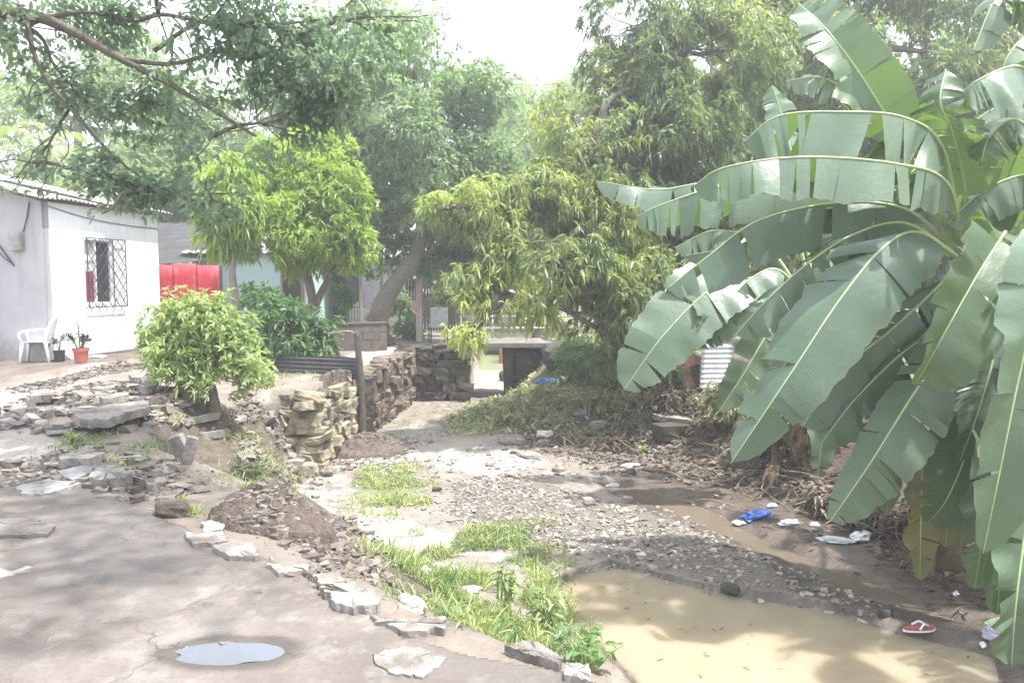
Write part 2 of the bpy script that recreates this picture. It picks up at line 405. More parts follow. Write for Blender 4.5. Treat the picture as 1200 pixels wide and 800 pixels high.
def road_mat():
    m, nt, out = newmat('road'); L = nt.links
    n1 = tex(nt, 1.1, 7, .62); n2 = tex(nt, 38, 5, .75); n3 = tex(nt, .55, 4, .55); n5 = tex(nt, 5.5, 6, .65)
    col = ramp(nt, n1.outputs[0], [(.28, (.088, .071, .060)), (.5, (.135, .113, .098)), (.72, (.205, .178, .157))])
    col = mix(nt, ramp(nt, n5.outputs[0], [(.5, 0.0), (.72, .7)]), col, (.25, .225, .20))
    col = mix(nt, ramp(nt, n2.outputs[0], [(.5, 0.0), (.72, .6)]), col, (.09, .074, .062))
    wet = ramp(nt, n3.outputs[0], [(.50, 0.0), (.60, 1.0)])
    col = mix(nt, math_(nt, 'MULTIPLY', wet, .6), col, (.10, .084, .077))
    rim = attr(nt, 'rim')
    col = mix(nt, math_(nt, 'MULTIPLY', rim, .75), col, (.055, .045, .038))
    vo = tex(nt, 1.05, kind='ShaderNodeTexVoronoi', feature='DISTANCE_TO_EDGE')
    wob = nt.nodes.new('ShaderNodeVectorMath'); wob.operation = 'MULTIPLY_ADD'
    g = nt.nodes.new('ShaderNodeNewGeometry'); nn = tex(nt, 2.5, 4, .6)
    L.new(nn.outputs['Color'], wob.inputs[0]); wob.inputs[1].default_value = (.5, .5, .5); L.new(g.outputs['Position'], wob.inputs[2])
    L.new(wob.outputs[0], vo.inputs['Vector'])
    crack = ramp(nt, vo.outputs['Distance'], [(.0, 1.0), (.012, 0.0)])
    crack = math_(nt, 'MULTIPLY', crack, ramp(nt, n1.outputs[0], [(.45, 0.0), (.6, 1.0)]))
    col = mix(nt, math_(nt, 'MULTIPLY', crack, .35), col, (.06, .05, .04))
    b = nd(nt, 'ShaderNodeBsdfPrincipled'); L.new(col, b.inputs['Base Color']); b.inputs['Specular IOR Level'].default_value = .4
    rg = nt.nodes.new('ShaderNodeMapRange'); rg.inputs[3].default_value = .85; rg.inputs[4].default_value = .42
    L.new(math_(nt, 'MAXIMUM', wet, rim), rg.inputs[0]); L.new(rg.outputs[0], b.inputs['Roughness'])
    h = math_(nt, 'ADD', math_(nt, 'MULTIPLY', n2.outputs[0], .35), math_(nt, 'SUBTRACT', n5.outputs[0], crack))
    bp = nd(nt, 'ShaderNodeBump'); bp.inputs['Strength'].default_value = .6; bp.inputs['Distance'].default_value = .025
    L.new(h, bp.inputs['Height']); L.new(bp.outputs[0], b.inputs['Normal'])
    L.new(b.outputs[0], out.inputs[0]); return m
M['road'] = road_mat()

def water_mat(name, c1, c2, bump=.06, rough=.04, sss=0):
    m, nt, out = newmat(name); L = nt.links
    n = tex(nt, .7, 3, .5); w = tex(nt, 7, 3, .5)
    b = nd(nt, 'ShaderNodeBsdfPrincipled'); L.new(mix(nt, n.outputs[0], c1, c2), b.inputs['Base Color'])
    b.inputs['Roughness'].default_value = rough; b.inputs['IOR'].default_value = 1.33
    bp = nd(nt, 'ShaderNodeBump'); bp.inputs['Strength'].default_value = bump; bp.inputs['Distance'].default_value = .05
    L.new(w.outputs[0], bp.inputs['Height']); L.new(bp.outputs[0], b.inputs['Normal'])
    if sss:
        b.subsurface_method = 'BURLEY'; b.inputs['Subsurface Weight'].default_value = 1; b.inputs['Subsurface Radius'].default_value = (1, .85, .6); b.inputs['Subsurface Scale'].default_value = sss
    L.new(b.outputs[0], out.inputs[0]); return m
M['pond'] = water_mat('pond', (.24, .185, .115), (.31, .26, .185), .06, .02, .28)
M['stream'] = water_mat('stream', (.10, .078, .058), (.15, .12, .09), .1)
M['puddle'] = water_mat('puddle', (.10, .108, .125), (.13, .138, .155), .02, .14)

# ------------------------------------------------------------------ terrain
def world_poly(pts, z): return A([G(x, y, z)[:2] for x, y in pts])
def sdist(X, Y, P):
    """signed distance to polygon (negative inside)"""
    d = np.full(X.shape, 1e9); ins = np.zeros(X.shape, bool); n = len(P)
    for i in range(n):
        a, b = P[i], P[(i + 1) % n]; e = b - a
        t = np.clip(((X - a[0]) * e[0] + (Y - a[1]) * e[1]) / (e @ e + 1e-12), 0, 1)
        d = np.minimum(d, np.hypot(X - a[0] - t * e[0], Y - a[1] - t * e[1]))
        c = (a[1] > Y) != (b[1] > Y)
        with np.errstate(divide='ignore', invalid='ignore'):
            ins ^= c & (X < (b[0] - a[0]) * (Y - a[1]) / (b[1] - a[1] + 1e-12) + a[0])
    return np.where(ins, -d, d)
def sm(t): t = np.clip(t, 0, 1); return t * t * (3 - 2 * t)

WZ = -1.25
POND = world_poly([(640, 700), (668, 674), (715, 663), (760, 672), (800, 683), (850, 696), (900, 703), (950, 710), (1000, 722), (1050, 740), (1110, 753), (1170, 768),
                   (1178, 800), (1150, 850), (900, 900), (760, 830), (738, 795), (700, 758), (655, 726)], WZ)
STREAM = world_poly([(690, 562), (760, 570), (830, 592), (900, 627), (980, 662), (1060, 692), (1140, 728), (1150, 742), (1080, 722), (1000, 697), (930, 664), (860, 634), (790, 603), (720, 580)], WZ)
BAR = world_poly([(600, 560), (690, 585), (780, 612), (860, 642), (940, 675), (1010, 702), (1080, 730), (1060, 735), (960, 702), (860, 690), (760, 668), (680, 660), (610, 640), (540, 610), (520, 570)], WZ)
SAND1 = world_poly([(330, 560), (400, 545), (440, 575), (470, 600), (540, 620), (640, 650), (680, 670), (640, 690), (560, 640), (430, 645), (370, 628), (335, 590)], -1.1)
SAND2 = world_poly([(440, 505), (500, 495), (560, 510), (600, 520), (640, 545), (590, 560), (500, 545)], -1.2)
LITPATH = world_poly([(-200, 560), (-60, 470), (40, 446), (120, 432), (165, 432), (90, 450), (60, 470), (40, 500), (70, 520), (95, 540), (40, 555)], 0)  # sunlit path on the left, its brightness painted as pale sand
SANDT = world_poly([(300, 462), (380, 440), (430, 428), (470, 415), (500, 405), (430, 405), (400, 425), (340, 450)], -.05)
MUDR = world_poly([(700, 560), (760, 548), (850, 560), (900, 560), (1000, 590), (1150, 640), (1300, 700), (1300, 800), (1180, 790), (1140, 745), (1060, 724), (960, 684), (880, 645), (800, 607)], -1.1)
HOLLOW = world_poly([(195, 520), (240, 505), (290, 510), (320, 545), (330, 575), (290, 590), (230, 580), (190, 570), (175, 545)], -.35)
VEG = world_poly([(520, 490), (560, 465), (620, 450), (700, 440), (780, 450), (830, 480), (800, 500), (720, 500), (640, 505), (560, 500)], -1.0)
GR1 = world_poly([(415, 555), (470, 545), (505, 560), (500, 590), (450, 600), (420, 585)], -1.15)
GR2 = [A(p) for p in ()]
MOUND = A([G(130, 480)[0], G(130, 480)[1]])

YL = [-50, 2, 3.1, 3.5, 3.9, 4.43, 4.65, 5.5, 6.3, 7.8, 8.6, 9.4, 10.2, 11.45, 11.62, 13.1, 13.2, 17, 18.0, 18.12, 60, 90]
XL = [.9, .9, .25, -.30, -.8, -1.45, -1.8, -2.4, -2.95, -3.4, -3.55, -3.85, -4.05, -3.95, -3.12, -2.86, -2.8, -2.5, -2.42, -1.16, -1.2, -1.2]
YT = [-50, 2, 3.2, 4.6, 5.5, 6.5, 7.0, 7.5, 8.5, 9.2, 10.0, 11.5, 11.7, 13.1, 17, 18.0, 18.12, 60, 90]
XT = [2.2, 2.0, 1.6, 1.2, .85, .35, -.1, -.75, -1.65, -2.3, -2.9, -3.0, -2.95, -2.75, -2.4, -2.3, -1.06, -1.1, -1.1]
YR = [-50, 4, 5.5, 6.2, 7, 8.3, 9.9, 11, 12.6, 14, 16, 18, 19, 22, 60, 90]
XR = [3.3, 3.3, 3.65, 3.85, 4.1, 3.55, 2.95, 2.35, 2.1, 1.2, .2, -.1, -.1, .5, .5, .5]
YR2 = [-50, 4, 7, 9, 11, 14, 16, 18, 19, 22, 60]
XR2 = [5.4, 5.4, 6.2, 6.2, 6.0, 5.4, 4.2, 2.0, 1.0, 1.6, 1.6]

def height(X, Y, detail=True):
    X = np.asarray(X, float); Y = np.asarray(Y, float)
    xl, xt = np.interp(Y, YL, XL), np.interp(Y, YT, XT)
    xr, xr2 = np.interp(Y, YR, XR), np.interp(Y, YR2, XR2)
    soft = sm((10.5 - Y) / 2)
    wob = fbm2(X, Y, .9, 3, 5) * .7 * soft
    s = sm((X - xl + wob * .5) / np.maximum(xt - xl, .05))
    dpt = -1.2 * sm((75 - Y) / 20)
    z = dpt * s
    s2 = sm((X - xr + fbm2(X, Y, .7, 3, 9) * .8) / (xr2 - xr))
    z = z * (1 - s2) + .12 * s2 * (s > .5)
    inbed = s * (1 - s2)
    near = np.exp(-((X - 0) ** 2 + (Y - 10) ** 2) / 900)
    if detail:
        sr = sdist(X, Y, ROAD)
        off = sm(sr / .5)
        z = z + .42 * sm((.35 - sdist(X, Y, VEG)) / 1.3) * (.75 + fbm2(X, Y, 1.4, 4, 61) * 1.3)
        z = z + fbm2(X, Y, 1.3, 5, 2) * (.10 * inbed + .42 * sm(s2 * 2) * near + .10 * (1 - s) * near) * off
        z = z + fbm2(X, Y, .25, 3, 12) * .10 * (1 - s) * off
        z = z + fbm2(X, Y, 2.6, 4, 51) * .34 * s * (1 - s) * 4 * sm((11.8 - Y) / 1.0) * sm((Y - 6.2) / .8)
        z = z + np.maximum(0, -sdist(X, Y, HOLLOW)).clip(0, .4) * -1.0
        z = z + .20 * np.exp(-(((X - MOUND[0]) / 1.3) ** 2 + ((Y - MOUND[1]) / 1.1) ** 2))
        hs = (X + 8.8) * .98 - (Y - 14.5) * .196
        z = z + .10 * sm((1.5 - hs) / .25) * sm((Y - 12.0 + .35 * (X + 8)) / .4) * (X < -5) * (Y < 30)
        z = z + .08 * sm(-sdist(X, Y, BAR) / .35) + fbm2(X, Y, 5, 3, 21) * .05 * inbed
        dst = sdist(X, Y, STREAM); z = z - .10 * sm((-dst + .1) / .3)
        dp = sdist(X, Y, POND)
        z = np.where((dp > 0) & (dp < 3) & (inbed > .3) & (dst > 0.15), np.maximum(z, WZ + .012 + np.minimum(dp, .3) * .12), z)
        z = np.where(dp <= 0, np.minimum(z, WZ - np.minimum(.25, -dp * .3) + .01), z)
    # gently climbing land far away
    d = np.hypot(X, Y); z = z + np.maximum(0, d - 70) * .01
    return z

ROAD = np.vstack([world_poly([(-300, 590), (0, 574), (60, 569), (118, 575), (180, 602), (232, 632), (300, 656), (350, 674), (392, 700), (440, 722), (480, 748), (560, 768), (640, 786), (700, 812), (760, 870)], 0),
                  A([[.85, 1.2], [.85, -2], [-10, -2], [-10, 5.9]])])

def axis(lo, hi, fine, grow, far):
    a = list(np.arange(lo, hi, fine)); st = fine
    p = a[-1]
    while p < far: st *= grow; p += st; a.append(p)
    st = fine; p = a[0]; b = []
    while p > -far: st *= grow; p -= st; b.append(p)
    return A(b[::-1] + a)
gx = axis(-9.5, 7, .06, 1.14, 420); gy = axis(2.4, 20.5, .06, 1.14, 420)
GX, GY = np.meshgrid(gx, gy)
GZ = height(GX, GY)

def grid_faces(ny, nx):
    i = np.arange(ny - 1)[:, None] * nx + np.arange(nx - 1)
    return np.stack([i, i + 1, i + nx + 1, i + nx], -1).reshape(-1, 4)

def zone_attrs(X, Y):
    n = fbm2(X, Y, 1.6, 3, 31) * .5
    z = lambda P, e=.25: sm((-sdist(X, Y, P) + n * .8) / e * .5 + .5)
    xl, xt = np.interp(Y, YL, XL), np.interp(Y, YT, XT)
    xr, xr2 = np.interp(Y, YR, XR), np.interp(Y, YR2, XR2)
    s = sm((X - xl) / np.maximum(xt - xl, .05)); s2 = sm((X - xr) / (xr2 - xr)); bed = s * (1 - s2)
    sand = np.maximum.reduce([z(SAND1), z(SAND2), z(LITPATH) , z(SANDT), bed * .42, .9 * (Y > 19.5) * bed, .35 * sm((Y - 19) / 2) * (1 - s)])
    grav = np.maximum(z(BAR, .3), bed * (.28 + fbm2(X, Y, .7, 3, 44)) * (Y < 17))
    slope = s * (1 - s) * 4
    dp = np.abs(sdist(X, Y, POND))
    mud = np.maximum.reduce([z(MUDR, .3), z(STREAM), z(HOLLOW) * 1.0, .7 * sm(1 - dp / .12), .8 * slope * (Y < 11.6), .85 * (X > xr) * (Y < 18)])  # hollow: dark earth, with the shade under the bush painted in too
    hs = (X + 8.8) * .98 - (Y - 14.5) * .196
    mud = np.maximum(mud, .55 * sm((1.5 - hs) / .4) * sm((Y - 11.8 + .35 * (X + 8)) / .5) * (X < -5) * (Y < 30))  # terrace: darker mud floor with the tree shade put into its tone
    wet = np.maximum.reduce([z(STREAM), .75 * z(MUDR), .8 * sm(1 - dp / .2)])
    green = np.maximum.reduce([z(VEG) * .8, z(GR1) * .8, .8 * (np.hypot(X, Y) > 24), .55 * (X > xr2)])
    return dict(sand=sand, grav=grav, mud=mud, wet=wet, green=green)
at = {k: v.ravel() for k, v in zone_attrs(GX, GY).items()}
g = mk('ground', np.stack([GX, GY, GZ], -1).reshape(-1, 3), grid_faces(len(gy), len(gx)), M['ground'], attrs=at, smooth=True)
tag(g, 'bare earth ground with a stony stream bed running through it', 'ground', kind='structure')

def ground_z(x, y): return float(height(A([x]), A([y]))[0])
def gz(X, Y): return height(np.asarray(X, float), np.asarray(Y, float))

def on_ground(px, py, z0=0.0, it=8):
    """point where the ray through (px, py) meets the terrain"""
    d = ray(px, py); d = d / np.linalg.norm(d)
    t = np.linspace(2, 60, 1500); P = C0 + d * t[:, None]
    k = np.argmax(P[:, 2] < gz(P[:, 0], P[:, 1]))
    return P[k] if k > 0 else G(px, py, z0)

# road sheet
rx = np.arange(-10, 1.2, .018); ry = np.arange(1.2, 6.6, .018)
RX, RY = np.meshgrid(rx, ry)
sd = sdist(RX, RY, ROAD) + fbm2(RX, RY, 2.2, 6, 77) * .26
cx = (sd[:-1, :-1] + sd[1:, 1:]) / 2 < 0
RZ = gz(RX, RY) + .018 + fbm2(RX, RY, 1.5, 4, 8) * .03
PUD = A([G(268, 768)[0], G(268, 768)[1]])
pd = np.hypot((RX - PUD[0]) / .23, (RY - PUD[1]) / .10)
RZ = np.where(pd < 2.2, RZ * (1 - sm((2.2 - pd) / .9)) + (.016 - .012 * sm((1.25 - pd) / .6)) * sm((2.2 - pd) / .9), RZ)
fr = grid_faces(len(ry), len(rx))[cx.ravel()]
used, inv = np.unique(fr, return_inverse=True)
rd = mk('road', np.stack([RX, RY, RZ], -1).reshape(-1, 3)[used], inv.reshape(-1, 4), M['road'], smooth=True, attrs={'rim': (sm((1.75 + fbm2(RX, RY, 6, 3, 91) * .9 - pd) / .5)).ravel()[used]})
tag(rd, 'worn grey concrete road smeared with mud in the foreground', 'road', kind='structure')
so = rd.modifiers.new('thick', 'SOLIDIFY'); so.thickness = .05; so.offset = -1

def flat_sheet(name, P, z, mat, label, cat, rag=.0):
    c = P.mean(0); n = len(P)
    V = [list(c) + [z]] + [[p[0], p[1], z] for p in P]
    o = mk(name, V, A([[0, 1 + i, 1 + (i + 1) % n] for i in range(n)]), mat)
    return tag(o, label, cat, kind='structure')
def grow(P, d):
    c = P.mean(0); v = P - c
    return c + v * (1 + d / np.linalg.norm(v, axis=1))[:, None]
flat_sheet('pond', grow(POND, .25), WZ, M['pond'], 'still tan muddy pond beside the gravel bar', 'pond')
stp = []
def strip_sheet(name, line, w, z, mat, label, cat):
    L = ctm(line, 40); T = np.gradient(L, axis=0); T /= np.linalg.norm(T, axis=1)[:, None]
    N = np.stack([-T[:, 1], T[:, 0]], 1)
    ws = w * (1 + .4 * (noise3(np.stack([L[:, 0] * 1.3, L[:, 1] * 1.3, L[:, 0] * 0], 1)) - .5))
    a, b = L + N * ws[:, None], L - N * ws[:, None]
    V = np.concatenate([np.c_[a, np.full(40, z)], np.c_[b, np.full(40, z)]])
    F = A([[i, i + 1, 41 + i, 40 + i] for i in range(39)])
    return tag(mk(name, V, F, mat), label, cat, kind='structure')
strip_sheet('stream', world_poly([(700, 568), (760, 580), (830, 606), (900, 640), (980, 675), (1060, 705), (1140, 735)], WZ), .55, WZ - .018, M['stream'], 'narrow dark muddy stream between gravel bar and banana bank', 'stream')
th = np.linspace(0, 2 * math.pi, 40, endpoint=False)
pr = 1.12 + .18 * np.sin(3 * th + 1) + .08 * np.sin(7 * th)
flat_sheet('puddle', np.stack([PUD[0] + .23 * pr * np.cos(th), PUD[1] + .10 * pr * np.sin(th)], 1), .0125, M['puddle'], 'shallow puddle reflecting sky on the road', 'puddle')

# ------------------------------------------------------------------ leaves
LANCE = (A([[0, 0, 0], [.33, .42, .12], [.33, 0, 0], [.33, -.42, .12], [.7, .36, .10], [.7, 0, 0], [.7, -.36, .10], [1, 0, 0]]),
         [A([[0, 2, 1], [0, 3, 2], [4, 5, 7], [5, 6, 7]]), A([[1, 2, 5, 4], [2, 3, 6, 5]])])
DIAM = (A([[0, 0, 0], [.45, .5, .14], [1, 0, 0], [.45, -.5, .14]]), [A([[0, 2, 1], [0, 3, 2]])])
def norm(v): return v / (np.linalg.norm(v, axis=-1, keepdims=True) + 1e-9)
def leaf_geo(P, D, L, Wd, droop, v, rng, tm=LANCE, roll=.7):
    n = len(P); D = norm(D)
    side = norm(np.cross(D, A([0, 0, 1.0])) + 1e-4)
    N = np.cross(side, D)
    a = rng.normal(0, roll, n)[:, None]
    side, N = side * np.cos(a) + N * np.sin(a), N * np.cos(a) - side * np.sin(a)
    T, Fs = tm
    L = np.broadcast_to(L, n)[:, None, None]; Wd = np.broadcast_to(Wd, n)[:, None, None]; dr = np.broadcast_to(droop, n)[:, None, None]
    x, y, z = T[None, :, 0:1], T[None, :, 1:2], T[None, :, 2:3]
    V = P[:, None] + x * L * D[:, None] + y * Wd * side[:, None] + z * Wd * N[:, None]
    V = V + A([0, 0, -1.0]) * (dr * x ** 2 * L)
    k = len(T); off = (np.arange(n) * k)[:, None, None]
    F = [(f[None] + off).reshape(-1, f.shape[1]) for f in Fs]
    return V.reshape(-1, 3), F, np.repeat(v, k)

def lobe(px, py, Y, rx, ry=None, dz=.9, w=1.0, hue=0.0):
    s = Y / FPX; ry = ry or rx
    return (W(px, py, Y), A([rx * s, (rx + ry) / 2 * s * dz, ry * s]), w, hue)

def rosettes(lobes, n, rng, gapf=1.2, gap=.40, shell=2.4):
    vol = A([l[2] * (l[1].prod()) ** .75 for l in lobes]); idx = rng.choice(len(lobes), int(n * 1.7), p=vol / vol.sum())
    C = A([l[0] for l in lobes])[idx]; Rr = A([l[1] for l in lobes])[idx]; H = A([l[3] for l in lobes])[idx]
    u = norm(rng.normal(size=(len(idx), 3))); r = rng.random(len(idx)) ** (1 / shell)
    bump = .72 + .62 * noise3(u * 2.3 + C * 3.1)
    P = C + u * Rr * (r * bump)[:, None]
    keep = noise3(P * gapf + 3.3) > gap * (.7 + .6 * rng.random(len(idx)))
    return P[keep][:n], u[keep][:n], H[keep][:n], idx[keep][:n]

def crown_mesh(name, lobes, nros, k, L, Wd, mat, parent, rng, droop=.35, down=.35, tm=LANCE, gap=.4, gapf=1.2, spread=.9, hue=(.25, .35), jit=.35, shell=2.4, ground_clip=True):
    P, U, H, idx = rosettes(lobes, nros, rng, gapf, gap, shell)
    n = len(P)
    if ground_clip:
        ok = P[:, 2] > gz(P[:, 0], P[:, 1]) + .03
        P, U, H, idx = P[ok], U[ok], H[ok], idx[ok]; n = len(P)
    axis_ = norm(U * .7 + A([0, 0, .35]) + rng.normal(0, .45, (n, 3)))
    base_v = np.clip(hue[0] + H + hue[1] * (noise3(P * .9 + 9) - .5) * 2 + rng.normal(0, .10, n), 0, 1)
    Pk = np.repeat(P, k, 0); Ak = np.repeat(axis_, k, 0)
    rad = norm(np.cross(Ak, rng.normal(size=(n * k, 3))))
    D = norm(Ak * (.35 + .5 * rng.random((n * k, 1))) + rad * spread + A([0, 0, -down]))
    start = Pk - Ak * (L * jit * rng.random((n * k, 1)))
    v = np.clip(np.repeat(base_v, k) + rng.normal(0, .15, n * k), 0, 1)
    ln = L * rng.uniform(.45, 1.3, n * k)
    V, F, vv = leaf_geo(start, D, ln, Wd * rng.uniform(.75, 1.2, n * k), droop * rng.uniform(.5, 1.5, n * k), v, rng, tm)
    o = mk(name, V, F, mat, parent, attrs={'v': vv}, smooth=False)
    return o, P, idx

def wiggle(a, b, n=8, amp=.08, sag=0.0, rng=RNG):
    t = np.linspace(0, 1, n)[:, None]; p = a * (1 - t) + b * t
    l = np.linalg.norm(b - a)
    off = rng.normal(0, amp * l, (3, 3)); off[:, 2] *= .5
    for k in range(3): p = p + np.sin(math.pi * t * (k + 1)) * off[k] / (k + 1)
    p[:, 2] += np.sin(math.pi * t[:, 0]) * sag * l
    return p

def tree(name, label, cat, trunk, r0, lobes, spec, bark='bark', group=None, limbs=True, twigs=8, seed=1, extra=(), tips=.35, crown_name='crown', limbk=1.0):
    """trunk: list of world points; spec: kwargs for crown_mesh"""
    rng = np.random.default_rng(seed)
    trunk = [A(p, ) for p in trunk]
    root = empty(name, trunk[0], label, cat, group)
    mb = MB()
    Pt = ctm(trunk, 16); rr = np.linspace(r0, r0 * .55, 16); rr[0] *= 1.3
    mb.tube(Pt, rr * (1 + .06 * rng.normal(size=16)), 12)
    o, P, idx = crown_mesh(crown_name, lobes, parent=root, rng=rng, **spec)
    if limbs:
        done = []
        for i, l in enumerate(lobes):
            src = [Pt[j] for j in range(8, 16)] + done
            c = l[0]
            dd = [np.linalg.norm(c - s) + .6 * max(0, s[2] - c[2]) for s in src]
            s = src[int(np.argmin(dd))]
            br = wiggle(s, c, 9, .06, .04, rng)
            r1 = r0 * limbk * (.42 if len(done) < 9 else .3)
            mb.tube(br, np.linspace(r1, r1 * .35, 9), 7)
            done += [br[4], br[8]]
            mine = P[idx == i]
            for t in mine[rng.choice(len(mine), min(twigs, len(mine)), replace=False)] if len(mine) else []:
                st = br[rng.integers(4, 9)]
                mb.tube(wiggle(st, t, 6, .07, .03, rng), np.linspace(r1 * .28, .006, 6), 5)
    for path, ra, rb in extra:
        p = ctm(path, 14); mb.tube(p, np.linspace(ra, rb, 14), 7)
    mb.build('trunk', M[bark], root, smooth=True)
    return root

# ---- overhanging shade tree, trunk outside the frame on the left
r1 = np.random.default_rng(11)
sh_l = []
for (px, py, Y, rx, ry, w) in [(30, 30, 7.2, 70, 50, .8), (130, 20, 7.4, 80, 40, .8), (250, 30, 7.4, 90, 60, .7), (350, 40, 7.2, 90, 70, .6), (440, 20, 7.4, 60, 60, .9), (90, 110, 7.5, 70, 40, .5), (170, 120, 7.5, 70, 50, .75),
                               (250, 160, 7.3, 70, 55, .7), (330, 140, 7.4, 70, 60, .55), (40, 190, 7.8, 50, 40, .7), (110, 205, 7.4, 45, 40, .9), (180, 225, 7.5, 55, 35, .9), (250, 235, 7.3, 50, 32, .8), (120, 250, 7.0, 22, 12, .5), (390, 110, 7.6, 60, 50, .8)]:
    sh_l.append(lobe(px, py, Y, rx, ry, 1.0, w))
for (x, y, z, r) in [(-3.0, 4.4, 5.3, 1.1), (-1.4, 4.2, 5.2, 1.0), (-2.2, 5.8, 5.5, 1.0), (-3.8, 5.4, 5.4, 1.0), (-2.2, 7.2, 5.6, .9), (-1.4, 5.6, 5.4, .9), (-3.4, 6.4, 5.6, 1.0), (-4.5, 4.2, 5.6, 1.3), (-2.6, 5.2, 5.7, 1.4), (-.8, 5.0, 5.9, 1.2), (-5.6, 6.5, 6.2, 1.2), (-3.6, 7.6, 6.2, 1.2), (-1.6, 6.9, 6.2, 1.1), (-6, 3, 5.5, 1.3), (-.4, 3.2, 5.7, 1.1), (-2.4, 3.0, 6.0, 1.3), (-6.5, 8.5, 6.6, 1.3)]:
    sh_l.append((A([x, y, z]), A([r, r, r * .6]), .30, 0.0))
tree('shade_tree', 'spreading tree with small oval leaves overhanging the road from off the left edge', 'tree',
     [(-7.6, 5.2, 0), (-7.5, 5.2, 1.8), (-7.2, 5.4, 3.4), (-6.4, 5.8, 4.6)], .26, sh_l,
     dict(nros=10000, k=5, L=.082, Wd=.042, mat=M['leaf_shade'], droop=.25, down=.35, gap=.47, gapf=2.2, spread=1.0, hue=(.35, .35), jit=1.2),
     extra=[([A([-6.9, 5.5, 4.0]), W(-20, 10, 7.0), W(60, 25, 7.2), W(140, 68, 7.3), W(210, 105, 7.3), W(300, 160, 7.3)], .075, .012),
            ([W(30, 20, 7.1), W(39, 60, 7.15), W(54, 93, 7.2), W(85, 130, 7.3), W(122, 172, 7.35), W(168, 210, 7.4), W(225, 236, 7.4)], .024, .008),
            ([W(180, 60, 7.2), W(240, 25, 7.3), W(330, 28, 7.3), W(430, 15, 7.3)], .022, .007),
            ([W(140, 68, 7.3), W(200, 75, 7.3), W(280, 60, 7.2), W(350, 100, 7.3)], .026, .008)], seed=11, twigs=9, limbk=.28)

# ---- bright feathery tree behind the round bush
lime = [lobe(350, 205, 16.5, 55, 40, 1, 1, .1), lobe(300, 235, 16.3, 50, 45, 1, 1, .05), lobe(395, 235, 16.4, 45, 50, 1, 1, .1), lobe(345, 265, 16.0, 70, 45, 1, 1, .0), lobe(285, 275, 16.2, 38, 32, 1, 1, .1),
        lobe(410, 285, 16.2, 34, 36, 1, 1, .1), lobe(350, 300, 16.4, 50, 25, 1, .8, -.05), lobe(372, 170, 16.8, 40, 28, 1, .9, .2), lobe(320, 180, 16.8, 30, 25, 1, .8, .1)]
tree('feathery_tree', 'bright lime green tree with feathery leaves and forked trunk behind round bush', 'tree',
     [on_ground(367, 415), W(367, 362, 16.5), W(362, 330, 16.5), W(355, 300, 16.5)], .13, lime,
     dict(nros=4600, k=10, L=.16, Wd=.036, mat=M['leaf_lime'], droop=.35, down=.25, gap=.36, gapf=1.6, hue=(.45, .35), tm=LANCE),
     extra=[([W(367, 365, 16.5), W(378, 340, 16.5), W(388, 322, 16.5), W(398, 295, 16.5)], .09, .05)], seed=21, twigs=6)
# ---- slim tree left of it
tree('slim_tree', 'slim straight tree with drooping yellowish leaves in front of red sheet fence', 'tree',
     [on_ground(277, 425), W(277, 362, 15.2), W(272, 320, 15.2), W(276, 285, 15.2)], .095,
     [lobe(262, 270, 15.2, 28, 32, 1, 1, .15), lobe(250, 240, 15.2, 26, 26, 1, 1, 0), lobe(285, 245, 15.2, 32, 28, 1, 1, .1), lobe(268, 205, 15.3, 32, 26, 1, 1, .1)],
     dict(nros=650, k=8, L=.22, Wd=.05, mat=M['leaf_lime'], droop=.6, down=.5, gap=.36, gapf=1.8, hue=(.45, .3)), bark='bark_pale', seed=23)

# ---- big dark tree with leaning trunk
dk = [lobe(500, 55, 20.5, 52, 42, 1, .9), lobe(450, 90, 20, 62, 50, 1, 1), lobe(545, 110, 20.2, 55, 50, 1, 1), lobe(400, 150, 20, 58, 60, 1, 1), lobe(480, 165, 19.5, 75, 62, 1, 1.1), lobe(575, 190, 20, 42, 52, 1, 1),
      lobe(420, 230, 20, 60, 55, 1, 1), lobe(520, 245, 19.8, 70, 50, 1, 1), lobe(470, 285, 20.2, 65, 38, 1, .8, -.1), lobe(570, 268, 20.4, 42, 42, 1, .8, -.1), lobe(395, 280, 20.4, 42, 35, 1, .7), lobe(430, 45, 20, 36, 36, 1, .7), lobe(350, 120, 21, 50, 60, 1, .8), lobe(535, 305, 20.5, 50, 28, 1, .7, -.1)]
tree('leaning_trunk_tree', 'tall dense dark green tree with thick leaning trunk by the low brick wall', 'tree',
     [on_ground(448, 404), W(441, 385, 18.8), W(449, 355, 18.9), W(468, 325, 19.2), W(488, 298, 19.6), W(498, 250, 20)], .28, dk,
     dict(nros=9500, k=9, L=.17, Wd=.055, mat=M['leaf_mango_dark'], droop=.3, down=.35, gap=.39, gapf=1.0, hue=(.42, .7), tm=LANCE), seed=31, twigs=7)

